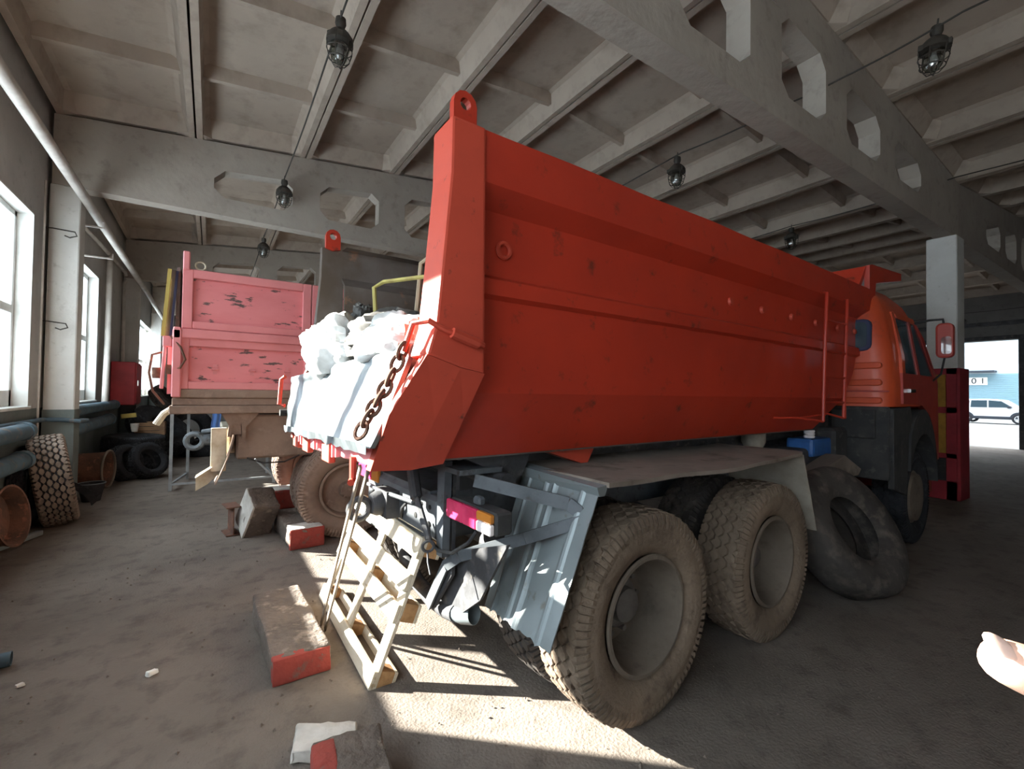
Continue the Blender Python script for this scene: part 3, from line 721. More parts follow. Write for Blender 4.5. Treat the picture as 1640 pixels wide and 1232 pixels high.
# lower support plate with bent strap to the mud flap
part(MB().prism([(.62, 1.24), (.70, 1.24), (.69, .74), (.86, .48), (.82, .44), (.62, .68)], 'x', -.685, -.665), 'support_plate', 'chassis')
part(MB().prism([(.20, .94), (.62, .80), (.82, .48), (.66, .44), (.42, .62)], 'x', -.64, -.625), 'gusset', 'chassis')
b = MB(); P_ = [(-.70, .85, .45), (-.70, .66, .72), (-.67, .57, .79), (-.50, .26, .93), (-.335, .06, 1.03)]
for a_, c_ in zip(P_, P_[1:]): b.bar(a_, c_, .012, .055)
part(b, 'strap', 'chassis_grey')
b = MB()
for a_, c_ in (((-.68, .42, 1.19), (-.36, .12, 1.10)), ((-.36, .12, 1.10), (-.33, .06, 1.06))): b.bar(a_, c_, .012, .06)
part(b, 'strap', 'chassis_grey')
# exhaust
part(MB().tube([(-.20, 2.0, .60), (-.45, 1.80, .53), (-.55, 1.50, .46), (-.57, 1.25, .40), (-.58, 1.05, .385), (-.61, .82, .42), (-.625, .66, .46)], .046, 14), 'exhaust_pipe', 'chassis', smooth=True)
ex = MB(); prof = [(.03, 0), (.036, .0), (.05, .05), (.053, .13), (.05, .13), (.046, .06)]
ex.lathe(prof, (-.63, .68, .455), (.35, -.84, .22), 18); part(ex, 'exhaust_tip', 'zinc_flap', smooth=True)
# mud flap of ribbed sheet
def flap(a, b_):
    v = lerp(-.01, .585, a); z = lerp(1.165, lerp(.55, .50, a), b_); u = lerp(lerp(-.30, -.265, a), lerp(-.575, -.505, a), b_)
    rib = 0
    for c in (.16, .5, .62, .86): rib = max(rib, max(0, 1-abs(a-c)/.035))
    z += (.02*noise.noise(Vector((a*14, 0, 2))) if b_ > .97 else 0)
    return (u-.014*rib-.004*noise.noise(Vector((a*6, b_*6, 0))), v, z)
part(MB().sheet(flap, 48, 14, (.006, 0, 0)), 'mud_flap', 'zinc_flap')['label'] = 'grey ribbed metal mud flap'
part(MB().sheet(lambda a, b_: (lerp(-.28, -.54, b_), lerp(1.92, 2.5, a), lerp(1.165, .53, b_)), 6, 6, (.006, 0, 0)), 'mud_flap', 'zinc_flap')
part(MB().hexa([(-.305, -.02, 1.15), (-.27, -.02, 1.15), (-.25, .6, 1.15), (-.28, .6, 1.15), (-.33, -.03, 1.195), (-.26, -.03, 1.20), (-.22, .62, 1.215), (-.29, .62, 1.205)]), 'flap_rail', 'zinc_flap')
# fender plate over the two axles
def fend(a, b_):
    u = lerp(-.27, 1.82, a); e = .02*math.sin(a*9)+.015*noise.noise(Vector((a*5, 0, 4)))+(.05*max(0, (a-.93)/.07)**2)
    v = lerp(-.045+e, .64, b_); z = 1.19+.02*math.sin(a*math.pi)*0+(.012*noise.noise(Vector((a*4, b_*2, 7))))-.03*(1-b_)*math.sin(a*3.1)*.5
    return (u, v, z)
part(MB().sheet(fend, 40, 10, (0, 0, .022)), 'fender', 'plank_grey')
def fflap(a, b_):
    v = lerp(.0, .60, a); return (lerp(1.80, 2.08, b_)+.01*noise.noise(Vector((a*5, b_*5, 1))), v+.02*b_, lerp(1.19, .60+.1*noise.noise(Vector((a*4, 0, 3)))*0, b_))
part(MB().sheet(fflap, 14, 10, (.012, 0, 0)), 'front_flap', 'board_mud')
# axles, springs
for u in (.10, 1.41):
    part(MB().lathe([(0, 0), (.06, 0), (.06, .75), (.16, .88), (.18, 1.0), (.16, 1.12), (.06, 1.25), (.06, 2.0), (0, 2.0)], (u, .25, .505), (0, 1, 0), 16), 'axle', 'chassis', smooth=True)
for v in (.70, 1.70):
    b = MB()
    for k in range(6): b.box(.67-.66+.06*k, .67+.66-.06*k, v, v+.09, .60+.025*k, .622+.025*k)
    part(b, 'leaf_spring', 'chassis')
for u in (.10, 1.41):
    for v, fl_ in ((.145, False), (.50, True), (2.0, False), (2.355, True)):
        wheel(T, u, v, flip=fl_, ry=rnd.random()*6, look='dusty' if v < .3 else 'plain')
for v, fl_ in ((.20, True), (2.30, False)): wheel(T, 4.87, v, look='black', flip=fl_)
part(MB().lathe([(0, 0), (.06, 0), (.06, 2.2), (0, 2.2)], (4.87, .15, .5), (0, 1, 0), 12), 'axle', 'chassis', smooth=True)
# tanks and lumps between cab and axles
tk = part(MB().box(2.42, 3.3, .42, .80, .55, 1.12), 'fuel_tank', 'chassis', bev=.05, segs=3)
bl = part(MB().box(2.98, 3.42, .38, .62, 1.04, 1.21), 'blue_tank', 'blue_plastic', bev=.03, segs=2)
bl['label'] = 'blue tank behind the cab'
for k in range(3): part(MB().lathe([(0, 0), (.045, 0), (.05, .012), (.045, .024), (0, .024)], (3.15, .48, 1.21+.026*k), (0, 0, 1), 12), 'ring', 'lens_white', bl, smooth=True)
part(MB().lathe([(0, 0), (.07, 0), (.1, .06), (.1, .18), (0, .2)], (2.35, .62, 1.14), (0, 0, 1), 14), 'air_bottle', 'board_mud', smooth=True)
part(MB().prism([(2.62, .86), (3.62, .84), (3.70, .90), (3.28, 1.06), (2.70, .95)], 'y', .22, .40), 'side_cover', 'plank_grey', bev=.008)
part(MB().box(3.3, 3.7, .5, 2.0, .75, 1.45).box(3.4, 3.75, .35, .6, .95, 1.3), 'engine_block', 'black_plastic', bev=.03)
part(MB().tube([(2.6, .9, 1.2), (3.2, .75, 1.22), (3.6, .7, 1.1)], .06, 10), 'air_hose', 'black_plastic', smooth=True)

# cab ------------------------------------------------------------------------
C0, C1 = 3.76, 5.36
sec_b = [(C0, .05, 1.50), (C1+.16, .05, 1.50), (C1+.16, 2.45, 1.50), (C0, 2.45, 1.50)]
def cab_ring(z, u0, u1, ins):
    r = .16; pts = []
    for (cu, cv, a0) in ((u0+r, ins+r, math.pi), (u1-r, ins+r, 1.5*math.pi), (u1-r, 2.5-ins-r, 0), (u0+r, 2.5-ins-r, .5*math.pi)):
        for k in range(5):
            t = a0+math.pi/2*k/4; pts.append((cu+r*math.cos(t), cv+r*math.sin(t), z))
    return pts
cab = MB().rings([cab_ring(.98, 4.35, 5.62, .02), cab_ring(1.50, C0+.3, 5.60, .02)], cap=True)
cab = MB().rings([cab_ring(1.52, C0, 5.60, .0), cab_ring(1.75, C0, 5.56, .0), cab_ring(2.05, C0+.01, 5.36, .02), cab_ring(2.45, C0+.03, 5.02, .09), cab_ring(2.62, C0+.07, 4.88, .15), cab_ring(2.76, C0+.16, 4.74, .26), cab_ring(2.82, C0+.35, 4.5, .48)])
cabo = part(cab, 'cab', 'cab_orange', smooth=True)
cabo['label'] = 'orange truck cab'
part(MB().box(5.28, 5.58, .03, 2.47, .80, 1.53), 'cab_lower', 'cab_dark', cabo, bev=.03)
part(MB().box(3.85, 5.28, .30, 2.2, 1.0, 1.52), 'cab_floor', 'black_plastic', cabo)
for z in (1.93, 1.76, 1.58):                # stamped ribs on the rear corner
    part(MB().prism([(.10+.03*math.cos(t)*1.0, z+.032*math.sin(t)) for t in (math.pi/2+math.pi*k/6 for k in range(7))]+[(.62+.03*math.cos(t), z+.032*math.sin(t)) for t in (-math.pi/2+math.pi*k/6 for k in range(7))], 'x', C0-.022, C0+.02), 'rib', 'cab_orange', cabo, bev=.008)
part(MB().box(C0-.012, C0+.02, .02, 1.2, 1.665, 1.68), 'seam', 'cab_dark', cabo)
def rrect(c0, c1, z0, z1, r):
    pts = []
    for (a, b_, t0) in ((c1-r, z1-r, 0), (c0+r, z1-r, 1), (c0+r, z0+r, 2), (c1-r, z0+r, 3)):
        for k in range(4): t = math.pi/2*(t0+k/3); pts.append((a+r*math.cos(t), b_+r*math.sin(t)))
    return pts
rw = part(MB().prism(rrect(.16, .62, 2.08, 2.40, .06), 'x', C0-.015, C0+.05), 'rear_window', 'seal_blue', cabo, bev=.008)
# (panes are cab sub-parts)
part(MB().prism(rrect(.19, .59, 2.11, 2.37, .045), 'x', C0-.022, C0-.014), 'pane', 'car_glass', cabo)
door = [(4.10, 1.0), (4.06, 1.55), (4.06, 2.05), (4.12, 2.50), (4.88, 2.49), (5.06, 2.30), (5.36, 1.78), (5.40, 1.0)]
def doorv(z): return pl([(1.0, -.005), (1.75, -.012), (2.05, .008), (2.45, .078), (2.6, .15)], z)
def dplate(poly, off, th, name, mat, parent):
    b = MB(); n = len(poly)
    b.add([(u, doorv(z)-off, z) for u, z in poly]+[(u, doorv(z)-off+th, z) for u, z in poly], [tuple(range(n)), tuple(range(n, 2*n))]+[(i, (i+1) % n, n+(i+1) % n, n+i) for i in range(n)])
    return part(b, name, mat, parent)
dlow = [(4.06, 1.55), (4.05, 1.86), (5.33, 1.86), (5.36, 1.78), (5.42, .90), (5.30, .90), (5.22, 1.20), (5.02, 1.42), (4.72, 1.53)]
dr = dplate(dlow, .012, .05, 'door', 'cab_dark', cabo)
dplate([(4.05, 1.86), (4.06, 2.05), (4.12, 2.50), (4.20, 2.50), (4.16, 2.05), (4.15, 1.86)], .012, .05, 'door_post', 'cab_orange', cabo)
dplate([(4.20, 2.44), (4.20, 2.51), (4.88, 2.50), (4.84, 2.43)], .012, .05, 'door_head', 'cab_orange', cabo)
dplate([(4.84, 2.43), (4.88, 2.50), (5.06, 2.30), (5.33, 1.86), (5.22, 1.86), (4.98, 2.26)], .012, .05, 'door_post', 'cab_dark', cabo)
dplate([(4.58, 1.86), (4.58, 2.44), (4.64, 2.44), (4.66, 1.86)], .014, .05, 'window_bar', 'cab_dark', cabo)
dplate([(4.15, 1.86), (4.20, 2.45), (4.85, 2.44), (5.0, 2.27), (5.24, 1.86)], .002, .012, 'side_window', 'car_glass', cabo)
dplate([(4.18, 1.665), (4.18, 1.70), (4.34, 1.70), (4.36, 1.68), (4.34, 1.665)], .04, .03, 'door_handle', 'chrome', cabo)
# mirror on two arms
part(MB().tube([(4.84, .08, 2.44), (4.86, -.05, 2.47), (4.88, -.16, 2.47), (4.89, -.17, 2.38)], .013, 8), 'mirror_arm', 'black_plastic', cabo, smooth=True)
part(MB().tube([(5.20, -.0, 1.80), (5.0, -.12, 1.88), (4.9, -.17, 2.06)], .010, 8), 'mirror_arm', 'black_plastic', cabo, smooth=True)
part(MB().prism([(v, z) for v, z in rrect(-.245, -.10, 2.05, 2.43, .05)], 'x', 4.86, 4.96), 'mirror_shell', 'cab_dark', cabo, bev=.02, segs=2)
part(MB().prism(rrect(-.235, -.15, 2.09, 2.28, .03), 'x', 4.852, 4.86), 'mirror_glass', 'mirror', cabo)
# black wheel guards in front
b = MB().box(3.76, 3.80, .02, .62, .80, 1.52)
part(b, 'wheel_guard', 'black_plastic', bev=.01)
part(MB().box(3.72, 3.765, .12, .50, 1.20, 1.49), 'guard_panel', 'black_plastic', bev=.012)
AR = [(4.72+.62*math.cos(t), .56+.93*math.sin(t)) for t in (lerp(math.pi*.75, .14, k/14) for k in range(15))]
AI = [(4.76+.56*math.cos(t), .56+.66*math.sin(t)) for t in (lerp(.14, math.pi*.85, k/14) for k in range(15))]
part(MB().prism(AR+AI, 'y', -.03, .5), 'wheel_arch', 'black_plastic')
part(MB().prism([(3.80, .72), (3.80, 1.5), (4.35, 1.52), (4.45, 1.35), (4.28, 1.05), (4.20, .62)], 'y', -.01, .04), 'mud_guard', 'black_plastic', bev=.008)
part(MB().box(5.5, 5.7, .1, 2.4, .45, .95), 'bumper', 'cab_dark', bev=.03)
# ================================================================ PINK TIPPER behind  (local x forward, y away, z up; origin under its rear axle)
PT = thing('tipper_truck', 'dusty pink tipper truck parked behind the red dump truck', 'truck', (1.29, 5.2, 0))
def pp(mb, name, mat, parent=PT, **k): return mb.build(name, m[mat], parent, **k)
X0 = -1.56                                   # rear end of the body, local
def board(x0, x1, z0, z1, y, name='side_board'):
    pn = pp(MB().box(x0+.06, x1-.06, y+.03, y+.05, z0+.06, z1-.06), name, 'pink')
    f = MB().box(x0, x0+.085, y-.01, y+.06, z0, z1).box(x1-.085, x1, y-.01, y+.06, z0, z1).box(x0+.085, x1-.085, y-.01, y+.06, z1-.085, z1).box(x0+.085, x1-.085, y-.01, y+.06, z0, z0+.075)
    pp(f, 'board_frame', 'pink_frame', pn, bev=.006); return pn
board(X0+.02, X0+1.17, 2.185, 2.765, .2); board(X0+1.18, X0+2.4, 2.185, 2.765, .2); board(X0+2.41, X0+3.6, 2.185, 2.765, .2)
lb = board(X0+.0, X0+1.2, 1.60, 2.10, .2); board(X0+1.2, X0+2.4, 1.60, 2.10, .2); board(X0+2.4, X0+3.6, 1.60, 2.10, .2)
pp(MB().box(X0-.02, X0+3.62, .16, .24, 2.09, 2.18), 'middle_rail', 'pink_frame', bev=.008)
hg = MB().box(-.018, .018, 0, .012, -.05, .05).tube([(-.03, -.004, .0), (.03, -.004, 0)], .010, 8).mesh('hinge', m['pink_frame'])
for x in (.30, .62, .95): obj('hinge', hg, PT, (X0+x, .222, 1.80))
pp(MB().box(X0-.045, X0+.03, .15, .25, 1.52, 2.17), 'rear_post', 'pink_frame', bev=.01)
pp(MB().box(X0+.02, X0+.075, .17, .25, 2.75, 2.93), 'rear_post', 'pink_frame', bev=.008)
pp(MB().box(X0-.04, X0+.02, .15, .30, 2.08, 2.19), 'corner_block', 'pink_frame', bev=.008)
pp(MB().torus((X0+.16, .22, 2.81), (0, 1, 0), .04, .009, 16, 6), 'ring', 'cream', smooth=True)
pp(MB().box(X0-.03, X0+3.6, .18, .30, 1.515, 1.60), 'bottom_rail', 'brown_dust', bev=.008)
pp(MB().box(X0-.04, X0+3.6, .20, .28, 1.44, 1.515).box(X0-.06, X0+3.6, .17, .36, 1.36, 1.44), 'sill_beam', 'brown_dust', bev=.008)
# far side, floor, tailgate
pp(MB().box(X0, X0+3.6, 2.55, 2.61, 1.5, 2.76), 'far_side', 'inside_steel')
pp(MB().box(X0, X0+3.6, .24, 2.56, 1.49, 1.53), 'body_floor', 'inside_steel')
tgp = pp(MB().box(X0-.05, X0-.01, .26, 2.56, 1.6, 2.12), 'tailgate', 'inside_steel')
pp(MB().box(X0-.03, X0+.0, .26, 2.56, 2.20, 2.78), 'upper_tailgate', 'inside_steel')
for y in (.3, .62, .9, 1.7, 2.4): pp(MB().box(X0-.085, X0-.05, y, y+.05, 1.55, 2.12), 'stiffener', 'inside_steel' if y > .5 else 'pink_frame', tgp)
# planks stood on end behind the tail
for k, (mat, dx) in enumerate((('yellow_board', -.10), ('inside_steel', -.07), ('seal_blue', -.05))):
    pp(MB().bar((X0+dx-.02, .20+.03*k, 2.10), (X0+dx+.02, .20+.03*k, 2.74), .02, .03, (1, 0, 0)), 'stanchion', mat)
# latches, hoses, lamps at the tail
lt = pp(MB().box(X0-.12, X0-.05, .18, .28, 2.00, 2.10).bar((X0-.10, .2, 2.04), (X0-.12, .19, 1.60), .02, .03, (1, 0, 0)), 'latch', 'pink_frame', bev=.006)
pp(MB().tube([(X0-.06, .17, 2.1), (X0+.02, .15, 2.0), (X0+.06, .14, 1.88), (X0+.02, .15, 1.80), (X0-.05, .18, 1.78)], .010, 6), 'chain', 'rust', smooth=True)
pp(MB().tube([(X0-.12, .25, 1.95), (X0-.20, .25, 1.92), (X0-.22, .25, 1.75), (X0-.19, .26, 1.58), (X0-.10, .28, 1.45)], .011, 6), 'hose', 'rust', smooth=True)
pp(MB().lathe([(0, 0), (.035, 0), (.04, .03), (.04, .10), (0, .10)], (X0-.16, .26, 1.70), (0, 0, 1), 10).box(X0-.09, X0-.05, .19, .27, 1.74, 1.83), 'lamp', 'rust', smooth=True)
pp(MB().tube([(X0-.02, .3, 1.42), (X0-.1, .3, 1.36), (X0-.16, .32, 1.26)], .03, 8), 'spout', 'cream', smooth=True)
# hinge bracket
br = pp(MB().prism([(X0+.35, 1.38), (X0+.72, 1.38), (X0+.58, 1.22), (X0+.58, 1.10), (X0+.55, 1.10), (X0+.54, 1.25), (X0+.46, 1.25), (X0+.45, 1.12), (X0+.42, 1.12), (X0+.43, 1.24)], 'y', .25, .29), 'hinge_bracket', 'brown_dust')
pp(MB().prism([(X0+.455+.045*math.cos(t)+.04, 1.27+.04*math.sin(t)) for t in (math.pi*k/8 for k in range(9))]+[(X0+.45, 1.14), (X0+.54, 1.14)], 'y', .27, .31), 'lug', 'brown_dust', br)
# chassis
for y in (.72, 1.75):
    pp(MB().box(X0+.45, 6.2, y, y+.09, .90, 1.24), 'frame_rail', 'brown_dust', bev=.01)
pp(MB().box(X0+.5, 5.6, .65, .80, 1.24, 1.36), 'sub_frame', 'brown_dust')
pp(MB().box(X0+.5, 4.2, .3, .62, .88, 1.34), 'side_skirt', 'brown_dust', bev=.02)
pp(MB().box(X0+.38, X0+.46, .55, 1.95, .92, 1.18), 'rear_beam', 'cream', bev=.012)
for y, z in ((.62, 1.12), (.62, 1.0), (.75, 1.0)): pp(MB().lathe([(0, 0), (.014, 0), (.014, .006), (0, .006)], (X0+.377, y, z), (1, 0, 0), 8), 'bolt_hole', 'dark')
cp = pp(MB().torus((X0+.12, 1.35, .99), (.25, 1, 0), .085, .032, 18, 8).lathe([(0, 0), (.06, 0), (.07, .08), (.07, .24), (0, .24)], (X0+.2, 1.35, 1.0), (1, 0, 0), 14), 'tow_coupling', 'chassis_grey', smooth=True)
pp(MB().box(X0+.28, X0+.42, 1.2, 1.5, .90, 1.10).tube([(X0+.2, 1.3, 1.1), (X0+.4, 1.0, 1.15)], .03, 8), 'coupling_mount', 'chassis_grey', cp, bev=.01)
pp(MB().box(X0+.28, X0+.42, .42, .48, .75, 1.20), 'bracket_plate', 'cream', bev=.006)
b = MB()
for a_, c_ in (((X0+.30, .45, .80), (X0+.16, .45, .70)), ((X0+.16, .45, .70), (X0+.16, .45, .56))): b.bar(a_, c_, .10, .012)
b.prism([(X0+.16, .56), (X0+.16, .72), (X0+.34, .84), (X0+.40, .76), (X0+.26, .62)], 'y', .47, .48); pp(b, 'bumper_arm', 'cream')
def guard(a, b_):
    t = lerp(1.0, 0, a); return (X0+.48-.16*(a**1.6), lerp(.28, .62, b_), lerp(1.20, .64, a))
pp(MB().sheet(guard, 12, 2, (.012, 0, 0)), 'mud_guard', 'brown_dust')
pp(MB().tube([(X0+.6, .3, .89), (X0+.75, .28, .83), (X0+.95, .28, .83), (X0+1.1, .3, .89)], .009, 6), 'hose', 'black_plastic', smooth=True)
# wheels
ME['tyre_tan'] = carcass(R_T, W_T, .29).mesh('tyre', m['brown_dust'], True); ME['tread_tan'] = tread(R_T, W_T).mesh('tread', m['brown_dust'])
rm = MB().lathe([(.30, -.12), (.292, -.13), (.275, -.13), (.262, -.11), (.255, -.04), (.20, -.02), (.17, -.03), (.12, -.05), (0, -.05), (0, .1), (.25, .1), (.29, .1)], n=40)
rim_flat = rm.mesh('rim', m['brown_dust'], True)
hbm = MB().lathe([(0, -.12), (.07, -.12), (.085, -.10), (.09, -.05), (0, -.05)], n=20)
for k in range(10): hbm.lathe([(0, -.135), (.012, -.135), (.012, -.1), (0, -.1)], (.07*math.sin(k*.628), 0, .07*math.cos(k*.628)), (0, 1, 0), 6)
hub_flat = hbm.mesh('hub', m['brown_dust'], True)
def pwheel(x, y, flip=False):
    w = obj('wheel', ME['tyre_tan'], PT, (x, y, R_T-.01), (0, rnd.random()*6, math.pi if flip else 0))
    obj('tread', ME['tread_tan'], w)['kind'] = 'stuff'; obj('rim', rim_flat, w); obj('hub', hub_flat, w)
for x in (0, 1.32, 4.5):
    pwheel(x, .145); pwheel(x, 2.355, True)
    if x < 4: pwheel(x, .47, True); pwheel(x, 2.03)
    pp(MB().tube([(x, .3, .5), (x, 2.2, .5)], .07, 12), 'axle', 'brown_dust', smooth=True)
pp(MB().box(4.0, 5.7, .05, 2.45, 1.0, 2.6), 'cab', 'cab_orange', bev=.12, segs=3)

# ================================================================ LOAD IN THE RED TRUCK
def tw(u, v, z): return (1.74+u*math.cos(A)-v*math.sin(A), 1.50+u*math.sin(A)+v*math.cos(A), z)
hp = MB()
def heap(a, b_):
    u = lerp(-1.06, 3.1, a); v = lerp(.46, 2.04, b_)
    z = 1.66+.10*math.sin(a*3)+.08*noise.noise(Vector((u*3, v*3, 0)))+.03*noise.noise(Vector((u*11, v*11, 2)))-.06*(2*b_-1)**4
    return tw(u, v, z)
hp.sheet(heap, 60, 26, (0, 0, -.16))
tag(hp.build('rubbish_heap', m['tarp_grey'], smooth=True), 'grey dusty rubbish heaped inside the red dump body', 'rubbish', kind='stuff')
def sack(name, c, r, label, mat, amp=.22, seg=48, ring=32, fold=.05, seed=1):
    b = MB(); vs = []; fs = []; c = Vector(c)
    for j in range(ring+1):
        th_ = math.pi*j/ring
        for i in range(seg):
            ph = 2*math.pi*i/seg; d = Vector((math.sin(th_)*math.cos(ph), math.sin(th_)*math.sin(ph), math.cos(th_)))
            k = 1+amp*noise.noise(d*1.7+Vector((seed, 0, 0)))+fold*(1-abs(noise.noise(d*4+Vector((0, seed, 0)))*2))+.03*noise.noise(d*10)
            q = Vector((d.x*r[0], d.y*r[1], d.z*r[2]))*k; vs.append(c+q)
    for j in range(ring):
        for i in range(seg):
            i2 = (i+1) % seg; fs.append((j*seg+i, (j+1)*seg+i, (j+1)*seg+i2, j*seg+i2))
    return tag(b.add(vs, fs).build(name, m[mat], smooth=True), label, 'bag')
sack('plastic_sack', tw(-1.02, 1.55, 1.86), (.20, .34, .20), 'bulging white plastic sack hanging over the silver tailgate', 'plastic_white', amp=.28, fold=.11, seed=3)
sack('plastic_sack', tw(-.80, 1.15, 1.90), (.26, .42, .16), 'flat grey crumpled sack lying right of the white sack', 'tarp_grey', amp=.3, fold=.12, seed=6)
sack('crumpled_bag', tw(-.80, 1.72, 2.11), (.07, .10, .08), 'small crumpled grey bag on top of the load', 'tarp_grey', amp=.5, fold=.25, seed=9)
sack('plastic_sack', tw(-.95, .75, 1.84), (.16, .30, .13), 'white plastic sack wedged beside the rear post', 'plastic_white', amp=.3, fold=.1, seed=12)
for k, pts in enumerate(([(-.85, 1.32, 2.02), (-.86, 1.34, 2.24), (-.82, 1.28, 2.27), (-.72, .95, 2.25), (-.66, .80, 2.24)], [(-.70, .98, 2.05), (-.66, .86, 2.3), (-.58, .70, 2.48)],
                         [(-.70, 1.0, 2.05), (-.68, .92, 2.3), (-.62, .80, 2.42)], [(-.72, 1.02, 2.05), (-.72, .97, 2.33), (-.70, .86, 2.36), (-.68, .82, 2.32)])):
    tag(MB().tube([tw(*p) for p in pts], [.014]+[.013]*(len(pts)-2)+[.004], 6).build('dry_reed', m['reed' if k == 0 else 'twig'], smooth=True),
        ('yellow-green bent reed sticking out of the load', 'tallest dry stalk sticking out of the load', 'shorter dry stalk beside the tallest one', 'dry stalk with a hooked end in the load')[k], 'reed', 'reeds in the load')
# ================================================================ THINGS ON THE FLOOR
# pallet leaning on the tail of the truck (local: y along the long boards, s up the slope)
PLB = Vector((.735, 2.475, .0)); SL = Vector((.30, 0, .765)).normalized(); NO = Vector((-SL.z, 0, SL.x))   # NO points to the viewer's side
pal = thing('pallet', 'pale wooden pallet leaning on edge against the back of the red truck', 'pallet', (.76, 3.14, 0))
def pb(y0, y1, s0, s1, n0, n1, name, mat):
    O = Vector((.76, 3.14, 0)); pts = []
    for n in (n0, n1):
        for (y, s) in ((y0, s0), (y1, s0), (y1, s1), (y0, s1)): pts.append(PLB+Vector((0, y, 0))+SL*s+NO*n-O)
    return MB().hexa(pts).build(name, m[mat], pal, bev=.003)
for s0, s1 in ((.0, .095), (.345, .445), (.515, .615), (.70, .82)): pb(0, 1.335, s0, s1, -.022, .0, 'deck_board', 'pallet')
for y in (.0, .60, 1.24): pb(y, y+.095, 0, .82, -.044, -.022, 'cross_board', 'pallet')
for y in (.0, .60, 1.24):
    for s in (.0, .36, .72): pb(y, y+.10, s, s+.10, -.125, -.044, 'block', 'pallet_end')
for s in (.0, .36, .72): pb(0, 1.335, s, s+.10, -.145, -.125, 'bottom_board', 'pallet')
# two steel strips leaning in front of the pallet
for k, (y0, y1, x) in enumerate(((3.34, 2.33, .665), (3.25, 2.22, .672))):
    tag(MB().bar((x, y0, .005), (x-.03, y1, 1.225), .028, .012, (1, 0, 0)).build('steel_strip', m['strip_steel'], bev=.002),
        ('left of the two long steel strips leaning in front of the pallet', 'right of the two long steel strips leaning in front of the pallet')[k], 'strip', 'steel strips at the pallet')

# kerb stones
def rough_box(lx, ly, lz, n=10, amp=.012, seed=0, crumble=None):
    b = MB(); bm = bmesh.new(); bmesh.ops.create_cube(bm, size=1)
    bmesh.ops.scale(bm, vec=(lx, ly, lz), verts=bm.verts)
    bmesh.ops.bevel(bm, geom=bm.edges[:], offset=min(lx, ly, lz)*.10, segments=2, affect='EDGES', profile=.5)
    bmesh.ops.subdivide_edges(bm, edges=bm.edges[:], cuts=max(3, n//2), use_grid_fill=True)
    for v in bm.verts:
        q = v.co; nz = noise.noise(q*7+Vector((seed, 0, 0)))+.7*noise.noise(q*22+Vector((0, seed, 0)))+.3*noise.noise(q*50)
        k = amp
        if crumble and crumble(q): k = amp*4
        v.co += v.normal*(nz*k)
    bm.normal_update()
    vs = [v.co.copy() for v in bm.verts]; bm.verts.index_update(); fs = [tuple(v.index for v in f.verts) for f in bm.faces]; bm.free()
    return b.add(vs, fs)
def kerb(name, label, loc, rot, size, mat='curb', paint=None, seed=0):
    t = thing(name, label, 'kerb stone', loc, 0, 'kerb stones on the floor'); t.rotation_euler = rot
    rough_box(*size, n=14, amp=.013, seed=seed).build('stone', m[mat], t, smooth=True)
    for (dx, dy, dz, sx, sy, sz, pm) in (paint or []):
        o = rough_box(sx, sy, sz, n=6, amp=.006, seed=seed+5).build('paint_coat', m[pm], t, smooth=True, loc=(dx, dy, dz))
    return t
kerb('kerb_stone', 'long kerb stone with a red painted end lying left of the pallet', (.445, 3.27, .07), (0, 0, .03), (.30, .98, .14),
     paint=[(0, -.47, 0, .297, .06, .138, 'curb_red')], seed=1)
kerb('kerb_stone', 'nearest kerb stone, red edged, at the bottom of the picture', (.475, 1.60, .075), (0, 0, -.10), (.27, .84, .15),
     paint=[(-.10, 0, .01, .09, .82, .145, 'curb_red')], seed=2)
kerb('kerb_stone', 'kerb stone with a bright red end in front of the pink truck wheel', (.83, 5.52, .10), (0, 0, .05), (.33, .95, .20),
     paint=[(0, -.46, 0, .325, .05, .195, 'curb_red'), (0, -.36, .088, .30, .22, .03, 'curb_white')], seed=3)
kerb('kerb_stone', 'broken grey kerb stone tipped upright left of the red ended one', (.47, 5.82, .235), (.5, .12, .25), (.28, .34, .44),
     paint=[(-.135, 0, 0, .02, .33, .42, 'curb_white')], seed=4)
kerb('kerb_stone', 'dark red kerb stone with white top wedged against the pink truck wheel', (.83, 6.42, .25), (0, .03, .18), (.62, .30, .24), mat='curb_red',
     paint=[(0, 0, .105, .60, .28, .04, 'curb_white')], seed=5)
kerb('kerb_stone', 'grey kerb stone lying flat under the white topped one', (.72, 6.45, .065), (0, 0, .1), (.8, .36, .13), seed=6)
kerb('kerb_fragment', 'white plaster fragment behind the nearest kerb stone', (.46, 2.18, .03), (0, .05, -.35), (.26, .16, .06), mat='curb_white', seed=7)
tag(MB().box(-.07, .07, -.14, .14, 0, .012).box(-.07, .07, -.14, .14, .30, .312).box(-.006, .006, -.14, .14, .012, .30).build('beam_offcut', m['rust'], loc=(.22, 6.0, 0), rot=(0, 0, .15), bev=.002),
    'short rusty steel beam offcut standing left of the kerb stones', 'beam')
